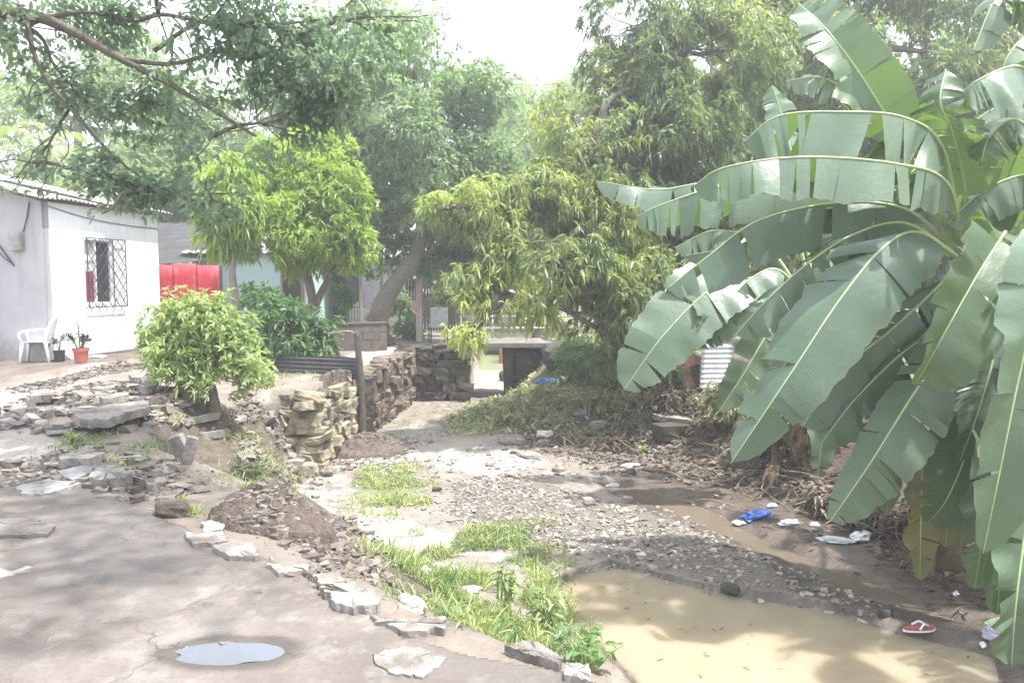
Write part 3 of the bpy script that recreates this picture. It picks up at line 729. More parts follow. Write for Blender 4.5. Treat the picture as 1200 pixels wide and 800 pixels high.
# ---- mango over the right bank
mg_l = [lobe(690, 165, 14.5, 72, 62, 1, 1, .05), lobe(745, 95, 14.8, 70, 55, 1, 1, -.1), lobe(800, 160, 14.6, 75, 70, 1, 1, -.05), lobe(640, 235, 13.8, 55, 45, 1, 1, .25), lobe(570, 245, 13.4, 52, 38, 1, .9, .35), lobe(515, 245, 13.2, 36, 22, 1, .8, .4),
        lobe(720, 250, 14.0, 68, 55, 1, 1, .1), lobe(620, 300, 13.2, 62, 38, 1, 1, .3), lobe(560, 315, 13.0, 36, 26, 1, .7, .35), lobe(690, 325, 13.2, 60, 42, 1, 1, .15), lobe(760, 330, 13.6, 60, 50, 1, .9, -.1), lobe(640, 352, 12.9, 45, 28, 1, .8, .1),
        lobe(820, 260, 14.5, 70, 60, 1, .9, -.1), lobe(700, 385, 13.2, 42, 36, 1, .7, -.15), lobe(760, 30, 15, 70, 50, 1, 1, -.15), lobe(850, 60, 15, 80, 70, 1, 1, -.1), lobe(720, 400, 13.4, 40, 36, 1, .7, -.2), lobe(835, 340, 14.4, 50, 50, 1, .7, -.2),
        lobe(590, 350, 13.0, 40, 26, 1, .8, .3), lobe(660, 300, 12.8, 60, 40, 1, 1, .2), lobe(730, 360, 13, 50, 40, 1, .8, 0), lobe(548, 392, 12.6, 27, 20, 1, .7, .4), lobe(548, 352, 12.8, 22, 18, 1, .4, .3)]
tree('mango_tree', 'broad mango tree with long drooping yellowish leaves reaching over the stream bed', 'tree',
     [on_ground(845, 430), W(840, 380, 14.6), W(825, 320, 14.5), W(800, 250, 14.6)], .26, mg_l,
     dict(nros=12000, k=10, L=.165, Wd=.036, mat=M['leaf_mango'], droop=.55, down=.45, gap=.36, gapf=1.3, hue=(.36, .55)), seed=41, twigs=9,
     extra=[([W(830, 335, 14.5), W(790, 335, 14.0), W(740, 330, 13.4), W(690, 342, 13.1), W(640, 350, 12.9), W(580, 365, 12.7), W(550, 388, 12.6)], .10, .012)])
tree('tall_mango_tree', 'tall dull green mango tree behind the banana plants', 'tree',
     [on_ground(1010, 400), W(1000, 330, 18), W(990, 230, 18), W(985, 150, 18)], .30,
     [lobe(930, 40, 17.5, 75, 60, 1, 1, .05), lobe(1010, 25, 18, 75, 55, 1, 1), lobe(1090, 60, 17.5, 70, 55, 1, 1, .05), lobe(960, 120, 17.5, 80, 60, 1, 1), lobe(1050, 140, 17.8, 80, 60, 1, 1), lobe(1140, 120, 17.8, 60, 55, 1, 1),
      lobe(900, 190, 18, 70, 60, 1, .9), lobe(980, 230, 18.4, 90, 60, 1, .9), lobe(1090, 230, 18.4, 90, 60, 1, .9), lobe(930, 300, 18.6, 80, 50, 1, .7), lobe(1170, 40, 18.5, 40, 36, 1, .6), lobe(880, 100, 17.8, 55, 50, 1, 1), lobe(1000, -20, 17.6, 90, 50, 1, 1), lobe(1100, -5, 17.8, 80, 45, 1, 1), lobe(1060, 95, 17.4, 70, 45, 1, 1, .1), lobe(970, 75, 17.2, 60, 45, 1, 1, .1), lobe(900, -30, 18, 80, 50, 1, .8), lobe(1180, 200, 18.5, 60, 90, 1, .8)],
     dict(nros=12000, k=9, L=.17, Wd=.038, mat=M['leaf_mango'], droop=.5, down=.4, gap=.42, gapf=1.1, hue=(.34, .5)), seed=43, twigs=6)

# ---- trees beyond
def far_tree(name, label, px, base_y, Y, lobes, mat, n, L=.32, seed=0, bark='bark', hue=(.4, .4)):
    b = W(px, base_y, Y); b[2] = ground_z(b[0], b[1])
    top = lobes[0][0]
    tree(name, label, 'tree', [b, b * .6 + top * .4 + A([.1, 0, 0]), top], .22, lobes,
         dict(nros=n, k=9, L=L, Wd=L * .33, mat=M[mat], droop=.3, down=.25, gap=.36, gapf=.8, hue=hue, tm=DIAM), bark=bark, group='trees beyond the bridge and houses', seed=seed, twigs=3)
far_tree('background_tree', 'pale green rounded tree in the gap below the open sky', 625, 340, 40, [lobe(620, 175, 40, 55, 55), lobe(660, 140, 41, 60, 45), lobe(600, 130, 42, 38, 36), lobe(640, 230, 40, 70, 50), lobe(690, 110, 42, 40, 34)], 'leaf_far', 1500, .45, 51, hue=(.6, .4))
far_tree('background_tree', 'dark shadowy tree beyond the footbridge railing', 560, 345, 31, [lobe(560, 285, 31, 55, 40), lobe(510, 300, 32, 48, 38), lobe(610, 290, 31, 50, 40), lobe(540, 240, 33, 50, 40), lobe(580, 330, 31, 40, 20)], 'leaf_mango_dark', 1500, .34, 52, hue=(.25, .3))
far_tree('background_tree', 'green tree rising behind the roof of the white house', 190, 330, 25, [lobe(190, 235, 25, 62, 34), lobe(120, 215, 26, 50, 34), lobe(235, 215, 25, 40, 45), lobe(60, 225, 27, 40, 24), lobe(160, 190, 28, 45, 30)], 'leaf_far', 1300, .3, 53, hue=(.45, .4))
far_tree('background_tree', 'light green tree behind the turquoise house', 320, 330, 29, [lobe(300, 230, 29, 60, 55), lobe(360, 190, 30, 60, 60), lobe(250, 190, 30, 50, 50), lobe(420, 250, 29, 50, 50), lobe(330, 290, 29, 60, 22)], 'leaf_far', 1500, .36, 54, hue=(.4, .4))
far_tree('background_tree', 'leafy tree filling the gap between the two mango trees', 860, 345, 26, [lobe(860, 210, 26, 80, 70), lobe(780, 250, 26, 80, 60), lobe(940, 280, 26, 80, 60), lobe(700, 260, 27, 60, 60), lobe(820, 320, 26, 90, 40), lobe(870, 90, 27, 70, 60)], 'leaf_mango_dark', 1900, .36, 55, hue=(.35, .35))
far_tree('background_tree', 'dense tree at the far right behind the banana plants', 1180, 345, 22, [lobe(1180, 150, 22, 90, 90), lobe(1100, 250, 22, 90, 80), lobe(1220, 280, 22, 90, 90), lobe(1030, 300, 22, 80, 60), lobe(1080, 60, 23, 110, 60), lobe(980, 110, 23, 90, 70)], 'leaf_mango_dark', 2600, .34, 56, hue=(.35, .35))

far_tree('background_tree', 'broad green tree on the far bank just past the right edge', 1420, 345, 20, [lobe(1420, 200, 20, 130, 100), lobe(1330, 260, 21, 90, 70), lobe(1540, 260, 20, 110, 80), lobe(1450, 320, 19, 140, 50)], 'leaf_mango_dark', 1500, .34, 59, hue=(.4, .4))
far_tree('background_tree', 'pale hazy tree showing between the overhanging branches above the house', 90, 335, 30, [lobe(90, 110, 30, 90, 55), lobe(180, 130, 30, 80, 60), lobe(20, 150, 30, 70, 60), lobe(250, 150, 31, 60, 60), lobe(60, 200, 30, 90, 40), lobe(140, 60, 31, 60, 40)], 'leaf_far', 1500, .34, 57, hue=(.7, .4))
far_tree('background_tree', 'tall pale tree rising behind the dark leaning tree', 400, 335, 32, [lobe(400, 60, 32, 70, 60), lobe(340, 90, 32, 60, 60), lobe(460, 40, 32, 50, 40), lobe(400, 140, 32, 80, 60), lobe(590, 120, 32, 30, 40)], 'leaf_far', 1400, .34, 58, hue=(.55, .4))
# far woods: one mass
rw = np.random.default_rng(61)
wl = []
for i in range(70):
    a = rw.uniform(-1.1, 1.1); d = rw.uniform(52, 90); h = rw.uniform(2.5, 5)
    wl.append((A([d * math.sin(a), d * math.cos(a), h * .75]), A([rw.uniform(3, 6), rw.uniform(3, 5), h]), 1, 0.0))
o, _, _ = crown_mesh('distant_woods', wl, 9000, 7, .9, .35, M['leaf_far'], None, rw, tm=DIAM, gap=.3, gapf=.3, hue=(.4, .4))
tag(o, 'far belt of trees closing the view along the horizon', 'woods', kind='stuff')

# ------------------------------------------------------------------ bushes and plants
def bush(name, label, cat, px, py, Y, lobes, n, k, L, Wd, mat, seed, stems, hue=(.45, .4), r=.03, **kw):
    rng = np.random.default_rng(seed)
    b = on_ground(px, py)
    root = empty(name, b, label, cat)
    sp = dict(droop=.3, down=.1, gap=.33, gapf=2.5, shell=1.9); sp.update(kw)
    o, P, idx = crown_mesh('foliage', lobes, n, k, L, Wd, M[mat], root, rng, hue=hue, **sp)
    mb = MB()
    for s in stems:
        p = ctm(s, 10); mb.tube(p, np.linspace(r, r * .5, 10) * (1 + .08 * rng.normal(size=10)), 8)
    e = A([s[-1] for s in stems])
    for t in P[rng.choice(len(P), min(40, len(P)), replace=False)]:
        s = e[np.argmin(np.linalg.norm(e - t, axis=1))]
        mb.tube(wiggle(s, t, 6, .08, .03, rng), np.linspace(r * .35, .004, 6), 5)
    mb.build('stem', M['bark'], root, smooth=True)
    return root
bb = on_ground(252, 488); YB = bb[1]
bush('round_bush', 'round bush of pale yellow green leaves on a short trunk beside the hollow', 'bush', 252, 488, YB,
     [lobe(225, 372, YB, 48, 34, 1, 1, .1), lobe(190, 395, YB, 30, 30, 1, .8, .1), lobe(215, 415, YB - .1, 46, 36, 1, 1, -.05), lobe(265, 395, YB, 34, 40, 1, 1, .05), lobe(285, 432, YB - .05, 34, 30, 1, 1, .15), lobe(235, 445, YB - .1, 46, 26, 1, .9, -.1), lobe(185, 425, YB, 22, 22, 1, .5, .1), lobe(262, 455, YB - .1, 36, 20, 1, .8, 0), lobe(205, 346, YB, 18, 14, 1, .3, .2), lobe(258, 350, YB, 16, 16, 1, .3, .15), lobe(308, 446, YB, 18, 14, 1, .3, .2), lobe(172, 402, YB, 15, 15, 1, .25, .2), lobe(176, 445, YB, 16, 12, 1, .25, .1)],
     1900, 9, .095, .028, 'leaf_bush', 71, [[bb, W(250, 462, YB), W(240, 425, YB)], [on_ground(200, 500), W(212, 478, YB - .2), W(222, 455, YB - .1), W(228, 420, YB)]], r=.085)
gb = on_ground(340, 428)
bush('green_bush', 'low dark green leafy bush in front of the feathery tree', 'bush', 340, 428, gb[1],
     [lobe(330, 375, 14.2, 42, 30, 1, 1, .05), lobe(370, 390, 14.2, 28, 26, 1, .9, .1), lobe(305, 390, 14.2, 28, 28, 1, .9, -.05), lobe(345, 405, 14.0, 46, 18, 1, .8, 0), lobe(310, 352, 14.4, 24, 22, 1, .6, .1), lobe(385, 375, 14.3, 16, 14, 1, .4, .2)],
     620, 8, .16, .055, 'leaf_green', 72, [[gb, W(342, 405, 14.2), W(335, 380, 14.2)], [gb + A([.1, 0, 0]), W(356, 405, 14.2), W(368, 388, 14.2)]], r=.035)
for i, (px, py, Y, r, lab, m) in enumerate([(440, 385, 21.5, 13, 'small bright yellow green shrub seen past the leaning trunk', 'leaf_pale'), (468, 362, 23, 15, 'pale shrub in the yard behind the leaning trunk', 'leaf_pale'), (478, 392, 21, 16, 'strappy green plant clump at foot of the concrete post', 'leaf_green'),
                                           (300, 372, 17.2, 30, 'dark leafy shrub at the foot of the turquoise wall', 'leaf_green'), (400, 352, 20.5, 14, 'small green shrub in front of the pale porch house', 'leaf_green'), (545, 348, 24, 22, 'light leafy shrub beside the grey shed', 'leaf_pale'), (520, 350, 22.5, 15, 'yellow green shrub above the grey chair', 'leaf_pale')]):
    b = W(px, py, Y); b[2] = ground_z(b[0], b[1])
    bush('yard_shrub', lab, 'shrub', px, 330 + (1.6 - b[2]) * 900 / Y, Y, [lobe(px, py - r * .5, Y, r, r * .9), lobe(px + r * .5, py - r * .1, Y, r * .7, r * .6)], 110, 8, .2, .055, m, 80 + i, [[b, W(px, py, Y), W(px, py - r * .5, Y)]], r=.02)

# vegetation on the right bank: shrubs of long leaves in shade under the mango
for i, (px, py, Y, rx, ry, lab, mat, hue) in enumerate([(720, 425, 13.3, 34, 24, 'drooping leafy sapling under the mango tree', 'leaf_mango', .05), (770, 415, 13.6, 40, 34, 'dense dull shrub beside the scrap tin sheets', 'leaf_mango_dark', .3),
                                              (680, 420, 15.5, 34, 22, 'leafy shrub growing at the right end of the footbridge', 'leaf_mango_dark', .4), (860, 470, 11.6, 36, 34, 'brownish weedy shrub at the foot of the banana bank', 'weed', .3), (905, 500, 10.8, 40, 26, 'dry weedy shrub beneath the hanging banana leaves', 'weed', .2),
                                              (620, 418, 16.5, 18, 16, 'spindly seedling growing in front of the bridge slab', 'leaf_pale', .3)]):
    b = on_ground(px, py + ry)
    bush('bank_shrub', lab, 'shrub', px, py + ry, Y, [lobe(px, py, b[1], rx, ry), lobe(px + rx * .6, py + ry * .4, b[1], rx * .6, ry * .6)], 240, 8, .2, .055, mat, 90 + i, [[b, W(px, py + ry * .4, b[1]), W(px, py, b[1])]], hue=(hue, .4), r=.02, down=.35)

# heaps of cut brush on the right bank
for i, (px, py, rx, ry, lab, mt) in enumerate([(690, 470, 60, 16, 'heap of pale cut brush at the top of the bank weeds', 'weed'), (640, 480, 50, 14, 'low heap of wilted plants beside the long grey rock', 'weed'), (775, 475, 50, 18, 'tangled heap of dead stalks in front of the rusty board', 'litter'),
                                              (845, 520, 44, 20, 'brown brush heap right of the dark square block', 'litter'), (700, 520, 44, 12, 'scattered heap of dead leaves below the mossy rock', 'litter'), (960, 590, 50, 22, 'dark tangle of dead banana leaves between the two banana stems', 'litter'), (1040, 610, 46, 22, 'matted dead leaves left of the central banana stem', 'litter')]):
    rng = np.random.default_rng(160 + i); b = on_ground(px, py); Y = b[1]
    root = empty('brush_heap', b, lab, 'brush heap', 'brush heaps on the right bank')
    sx, sz = rx * Y / 900, ry * Y / 900
    lb = [(b + A([rng.normal(0, .5) * sx, rng.normal(0, .3), sz * .3]), A([sx * .7, .45, sz]), 1, 0.0) for _ in range(3)]
    crown_mesh('leaves', lb, 260, 6, .17, .045, M[mt], root, rng, droop=.4, down=.3, gap=.3, hue=(.4 if mt == 'weed' else .2, .5), spread=1.1)
    mb = MB()
    for _ in range(26):
        p = b + A([rng.normal(0, .6) * sx, rng.normal(0, .35), 0]); q = p + A([rng.normal(0, .3), rng.normal(0, .2), rng.uniform(.05, .35)])
        p[2] = ground_z(p[0], p[1]); q[2] += p[2] - b[2]
        mb.tube(wiggle(p, q, 5, .08, .05, rng), np.linspace(.011, .005, 5), 5)
    tag(mb.build('twigs', M['straw'], root), kind='stuff')

# palm behind the white house
def palm(label, px, py, Y, L, seed):
    rng = np.random.default_rng(seed)
    top = W(px, py, Y); b = top.copy(); b[2] = ground_z(b[0], b[1])
    root = empty('palm_tree', b, label, 'palm tree')
    mb = MB(); mb.tube(ctm([b, (b + top) / 2 + A([.1, 0, 0]), top], 12), np.linspace(.2, .13, 12), 10); mb.build('trunk', M['bark_pale'], root, smooth=True)
    for i in range(15):
        a = rng.uniform(0, 6.28); el = rng.uniform(-.1, 1.2)
        d = A([math.cos(a) * math.cos(el), math.sin(a) * math.cos(el), math.sin(el)])
        t = np.linspace(0, 1, 26)[:, None]; rib = top + d * L * t + A([0, 0, -1]) * L * .55 * t ** 2
        mb = MB(); mb.tube(rib, np.linspace(.022, .005, 26), 5)
        T = np.gradient(rib, axis=0); T = norm(T); S = norm(np.cross(T, A([0, 0, 1.0])))
        P = np.vstack([rib[3:], rib[3:]]); D = np.vstack([S[3:] * .8 + T[3:] * .6, -S[3:] * .8 + T[3:] * .6])
        V, F, vv = leaf_geo(P, D, .5, .05, .4, rng.random(len(P)), rng, LANCE, .2)
        fr = mk('frond', V, F, M['leaf_pale'], root, attrs={'v': vv})
        mb.build('rib', M['rib'], fr)
palm('pale palm with arching fronds behind the tin roof', 48, 175, 22, 2.0, 5)

# ------------------------------------------------------------------ grass and weeds
def scatter_in(P, n, rng):
    lo, hi = P.min(0), P.max(0); out = []
    tot = 0
    while tot < n:
        q = rng.uniform(lo, hi, (n * 2, 2)); q = q[sdist(q[:, 0], q[:, 1], P) + .22 * rng.normal(size=len(q)) < 0]
        out.append(q); tot += len(q)
    return np.concatenate(out)[:n]
def grass_patch(label, P, n, L, seed, mat='grass', spread=.45, k=1, Wd=.012, name='grass', hue=.5, clump=.35, tm=LANCE, droop=.5):
    rng = np.random.default_rng(seed)
    q = scatter_in(P, n, rng)
    q = q[noise3(np.c_[q * 2.6, q[:, :1] * 0 + seed]) > clump]
    z = gz(q[:, 0], q[:, 1]); p = np.c_[q, z]
    D = norm(np.c_[rng.normal(0, spread, (len(p), 2)), np.ones(len(p)) * .9])
    nl = noise3(np.c_[q * 5.5, q[:, :1] * 0 + seed + 5])
    V, F, vv = leaf_geo(p, D, L * rng.uniform(.4, 1.3, len(p)) * (.45 + 1.1 * nl), Wd * rng.uniform(.7, 1.4, len(p)), droop * rng.uniform(.3, 1.5, len(p)), np.clip(hue + 1.1 * (nl - .5) + rng.normal(0, .2, len(p)), 0, 1), rng, tm)
    return tag(mk(name, V, F, M[mat], attrs={'v': vv}), label, 'grass' if name == 'grass' else 'weeds', kind='stuff')
BANKG = A([on_ground(*p)[:2] for p in [(445, 645), (500, 632), (560, 618), (620, 625), (632, 660), (650, 700), (690, 740), (660, 765), (600, 755), (560, 740), (520, 705), (470, 675)]])
grass_patch('bright grass and weeds on the bank above the pond', BANKG, 15000, .17, 101, hue=.45, clump=.36)
grass_patch('pale grass patch on the sandy stream bed', world_poly([(415, 553), (470, 543), (508, 560), (502, 592), (450, 604), (420, 588)], -1.12), 3000, .13, 102, hue=.65, Wd=.014, clump=.42)
grass_patch('low grass on the near left side by hollow', A([on_ground(*p)[:2] for p in [(205, 590), (270, 583), (280, 604), (215, 606)]]), 1100, .09, 103, hue=.5)
grass_patch('sparse grass between broken slabs', A([on_ground(*p)[:2] for p in [(70, 520), (120, 510), (175, 520), (165, 550), (110, 550)]]), 1100, .10, 104, hue=.6)
grass_patch('grass on the crumbling slope beside the stone wall end', A([on_ground(*p)[:2] for p in [(285, 500), (330, 500), (345, 560), (310, 590), (275, 560)]]), 1800, .13, 131, hue=.5, clump=.42)
grass_patch('grass tufts along the path by the stone wall', A([on_ground(*p)[:2] for p in [(270, 480), (310, 485), (330, 540), (310, 575), (285, 530)]]), 1500, .12, 105, hue=.6)
grass_patch('grass under the tin sheet edging', A([on_ground(*p)[:2] for p in [(300, 440), (400, 438), (410, 448), (330, 452)]]), 600, .10, 106, hue=.4)
grass_patch('creeping weeds covering the foot of the right bank', VEG, 9000, .17, 107, mat='weed', spread=.8, Wd=.055, name='weeds', hue=.6, clump=.34, droop=.6)
grass_patch('weeds along the top of the right bank', A([on_ground(*p)[:2] for p in [(700, 440), (800, 450), (900, 470), (900, 520), (830, 510), (740, 490)]]), 3500, .14, 108, mat='weed', spread=.9, Wd=.045, name='weeds', hue=.35, clump=.42, droop=.7)
grass_patch('green clumps in the middle of the stream bed', world_poly([(515, 500), (570, 480), (610, 470), (640, 490), (600, 510), (540, 512)], -1.15), 1800, .14, 109, hue=.55, Wd=.02)
grass_patch('thin grass by the left retaining wall foot', world_poly([(440, 500), (500, 480), (540, 470), (520, 500), (470, 520)], -1.2), 700, .10, 110, hue=.6)

def broad_weed(name, label, px, py, n, L, Wd, spread, mat, seed, stem=.3, hue=.4, droop=.5):
    rng = np.random.default_rng(seed); b = on_ground(px, py)
    root = empty(name, b, label, 'weed'); mb = MB(); P, D = [], []
    for i in range(n):
        a = rng.uniform(0, 6.28); tip = b + A([math.cos(a) * spread * rng.random(), math.sin(a) * spread * rng.random(), stem * rng.uniform(.6, 1.2)])
        p = wiggle(b + A([math.cos(a) * .03, math.sin(a) * .03, 0]), tip, 6, .06, .05, rng); mb.tube(p, np.linspace(.008, .004, 6), 5)
        for k in range(5):
            s = p[2 + k % 4]; aa = rng.uniform(0, 6.28); P.append(s); D.append([math.cos(aa), math.sin(aa), rng.uniform(.0, .7)])
    P, D = A(P), A(D)
    V, F, vv = leaf_geo(P, D, L * rng.uniform(.6, 1.2, len(P)), Wd * rng.uniform(.7, 1.2, len(P)), droop, np.clip(hue + rng.normal(0, .2, len(P)), 0, 1), rng, LANCE, .5)
    mb.build('stem', M['rib'], root); mk('foliage', V, F, M[mat], root, attrs={'v': vv})
broad_weed('broadleaf_weed', 'broad leaved green weed hanging over the near corner of the pond', 690, 785, 18, .105, .058, .34, 'leaf_green', 111, .34, .75)
broad_weed('upright_weed', 'tall upright yellow green weed in the middle of the bank grass', 590, 715, 13, .17, .04, .16, 'grass', 112, .42, .45)
broad_weed('upright_weed', 'yellow green weed at pond edge just above the broadleaf weed', 640, 735, 9, .15, .04, .16, 'grass', 113, .28, .55)
broad_weed('upright_weed', 'wispy tall weed at far end of the bank grass', 608, 660, 9, .12, .02, .16, 'grass', 114, .42, .7)
broad_weed('upright_weed', 'small green sprig on the debris slope below the banana plants', 752, 532, 8, .10, .04, .16, 'leaf_green', 115, .12, .8)
for i, (px, py, lab) in enumerate([(205, 500, 'small weed at the base of the leaning stem of the round bush'), (300, 560, 'yellowish weed on the lip of the hollow'), (370, 435, 'small dark weed growing through the tin sheet edging'), (85, 520, 'pale tuft of weeds beside the tilted grey slab')]):
    broad_weed('small_weed', lab, px, py, 10, .09, .03, .2, 'grass' if i != 2 else 'leaf_green', 120 + i, .14, .45)

# ------------------------------------------------------------------ gravel, rubble, litter (stuff)
CUBE = (A([[x, y, z] for x in (-1, 1) for y in (-1, 1) for z in (-1, 1)], float), A([(0, 1, 3, 2), (4, 6, 7, 5), (0, 4, 5, 1), (2, 3, 7, 6), (0, 2, 6, 4), (1, 5, 7, 3)]))
ICO = None
def ico():
    global ICO
    if ICO is None:
        bm = bmesh.new(); bmesh.ops.create_icosphere(bm, subdivisions=1, radius=1)
        ICO = (A([v.co[:] for v in bm.verts]), A([[v.index for v in f.verts] for f in bm.faces])); bm.free()
    return ICO
def pebbles(name, label, cat, P, n, smin, smax, mat, seed, flat=.6, clump=.3, sink=.42, pw=2.5):
    rng = np.random.default_rng(seed); q = scatter_in(P, n, rng)
    q = q[noise3(np.c_[q * 1.8, q[:, :1] * 0 + seed]) > clump]; n = len(q)
    s = smin + (smax - smin) * rng.random(n) ** pw
    V0, F0 = CUBE; k = len(V0)
    sc_ = s[:, None, None] * rng.uniform(.5, 1.5, (n, 1, 3)) * A([1, 1, flat])
    V = (V0[None] * .78 + .34 * rng.normal(size=(n, k, 3)).clip(-1.6, 1.6)) * sc_
    a = rng.uniform(0, 6.28, n); c, s_ = np.cos(a)[:, None], np.sin(a)[:, None]
    x, y = V[..., 0] * c - V[..., 1] * s_, V[..., 0] * s_ + V[..., 1] * c
    z = V[..., 2] + gz(q[:, 0], q[:, 1])[:, None] + (s * flat * (1 - 2 * sink))[:, None]
    V = np.stack([x + q[:, :1], y + q[:, 1:], z], -1)
    F = (F0[None] + (np.arange(n) * k)[:, None, None]).reshape(-1, F0.shape[1])
    vv = np.repeat(np.clip(rng.normal(.38, .26, n), 0, 1), k)
    return tag(mk(name, V.reshape(-1, 3), F, M[mat], attrs={'v': vv}), label, cat, kind='stuff')
pebbles('gravel', 'loose gravel covering the bar beside the pond', 'gravel', BAR, 8500, .004, .034, 'gravel', 131, clump=.36, pw=5)
BEDP = world_poly([(440, 520), (560, 500), (640, 520), (760, 545), (860, 590), (700, 590), (640, 640), (560, 625), (500, 600), (430, 640), (400, 600)], -1.18)
pebbles('gravel', 'scattered stones on the upper stream bed', 'gravel', BEDP, 4500, .004, .036, 'gravel', 132, clump=.40, pw=5)
RUB = A([on_ground(*p)[:2] for p in [(30, 500), (60, 465), (110, 450), (170, 455), (215, 475), (220, 500), (150, 500), (60, 510)]])
pebbles('rubble', 'broken stone rubble heaped in front of the white house', 'rubble', RUB, 5500, .008, .085, 'rubble', 133, .5, .25, .1, 6)
pebbles('rubble', 'small rubble at the foot of the stone wall', 'rubble', world_poly([(375, 540), (410, 500), (450, 495), (485, 525), (440, 540)], -1.0), 1600, .012, .05, 'gravel', 134, clump=.2)
pebbles('rubble', 'small rubble strewn around the collapsed wall end', 'rubble', A([on_ground(*p)[:2] for p in [(275, 465), (325, 470), (350, 555), (320, 560), (285, 500)]]), 1600, .008, .07, 'rubble', 135, .6, .35, .2, 5)
pebbles('dirt_clods', 'clods of mud on the slope beside the road edge', 'clods', A([on_ground(*p)[:2] for p in [(370, 640), (420, 620), (460, 640), (470, 690), (430, 700), (390, 675)]]), 2200, .006, .04, 'clods', 136, .6, .35, .2, 4)
pebbles('rubble', 'stones and slab chips between the road and the hollow', 'rubble', A([on_ground(*p)[:2] for p in [(0, 545), (90, 520), (170, 535), (230, 575), (200, 600), (130, 575), (0, 570)]]), 900, .012, .06, 'rubble', 137, .5, .35, .2, 4)
pebbles('gravel', 'grit and crumbs lying on the road', 'gravel', ROAD[(ROAD[:, 1] > 1)], 2200, .003, .014, 'gravel', 138, .6, .4, .1, 3)
pebbles('rubble', 'crumbly edge of the terrace before the white house', 'rubble', A([on_ground(*p)[:2] for p in [(30, 452), (90, 436), (150, 424), (160, 430), (90, 444), (40, 460)]]), 900, .012, .05, 'clods', 139, .6, .2)

def litter(label, P, n, L, seed, Wd=.03, hue=.4):
    rng = np.random.default_rng(seed); q = scatter_in(P, n, rng); q = q[noise3(np.c_[q * 2.0, q[:, :1] * 0 + seed]) > .33]
    p = np.c_[q, gz(q[:, 0], q[:, 1]) + .012]; a = rng.uniform(0, 6.28, len(p))
    D = np.c_[np.cos(a), np.sin(a), rng.normal(.15, .25, len(p))]
    V, F, vv = leaf_geo(p, D, L * rng.uniform(.5, 1.4, len(p)), Wd * rng.uniform(.6, 1.6, len(p)), .2, np.clip(hue + rng.normal(0, .3, len(p)), 0, 1), rng, LANCE, .5)
    tag(mk('leaf_litter', V, F, M['litter'], attrs={'v': vv}), label, 'leaf litter', kind='stuff')
SLOPE = A([on_ground(*p)[:2] for p in [(600, 510), (660, 490), (720, 480), (800, 470), (900, 500), (950, 540), (930, 580), (880, 570), (800, 560), (720, 550), (640, 530)]])
litter('dry leaves and twigs littering the right bank', SLOPE, 5200, .11, 141, .035)
litter('dead banana leaves and twigs heaped on the banana bank', A([on_ground(*p)[:2] for p in [(900, 520), (1000, 520), (1100, 560), (1190, 640), (1190, 720), (1120, 690), (1000, 620), (900, 575)]]), 1500, .13, 144, .03, .0)
litter('fallen banana leaf scraps below the banana clump', A([on_ground(*p)[:2] for p in [(850, 555), (950, 545), (1040, 590), (1160, 660), (1150, 720), (1050, 690), (950, 640), (870, 600)]]), 700, .12, 142, .025, .1)
litter('small leaves scattered on the rubble', RUB, 500, .06, 143, .025, .5)

rngf = np.random.default_rng(150); q = scatter_in(POND, 60, rngf); q = q[sdist(q[:, 0], q[:, 1], POND) < -.05]
a = rngf.uniform(0, 6.28, len(q)); V, F, vv = leaf_geo(np.c_[q, np.full(len(q), WZ + .006)], np.c_[np.cos(a), np.sin(a), a * 0], rngf.uniform(.03, .09, len(q)), .022, 0, rngf.random(len(q)), rngf, LANCE, .05)
tag(mk('floating_leaves', V, F, M['litter'], attrs={'v': vv}), 'dead leaves floating on the muddy pond', 'leaf litter', kind='stuff')
pebbles('rubble', 'crumbled earth and debris strewn over the right bank', 'debris', SLOPE, 3500, .006, .06, 'clods', 151, .6, .3, .2, 5)
litter('thin dry twigs strewn over the right bank', SLOPE, 900, .32, 152, .010, .6)
# sticks
def stick(label, a, b, r, mat='straw', rng=RNG):
    p = wiggle(A(a), A(b), 8, .06, .05, rng); p[:, 2] = np.maximum(p[:, 2], gz(p[:, 0], p[:, 1]) + r * .6)
    mb = MB(); mb.tube(p, np.linspace(r, r * .5, 8), 6)
    tag(mb.build('stick', M[mat], origin=p[0]), label, 'stick', 'dry sticks on the right bank')
for px, py, qx, qy, r, lab in [(745, 548, 800, 566, .028, 'pale dry pole lying on the debris slope'), (800, 588, 870, 600, .014, 'thin bent stick at the edge of the dark stream'), (860, 575, 885, 555, .016, 'curved dry stalk under the banana leaf tip'),
                               (835, 545, 870, 520, .018, 'dark stick leaning below the long banana leaf'), (930, 580, 985, 566, .016, 'dry stalk beside the blue bag'), (700, 512, 742, 508, .022, 'short dead branch on top of the leaf litter')]:
    stick(lab, on_ground(px, py), on_ground(qx, qy) + A([0, 0, .05]), r)

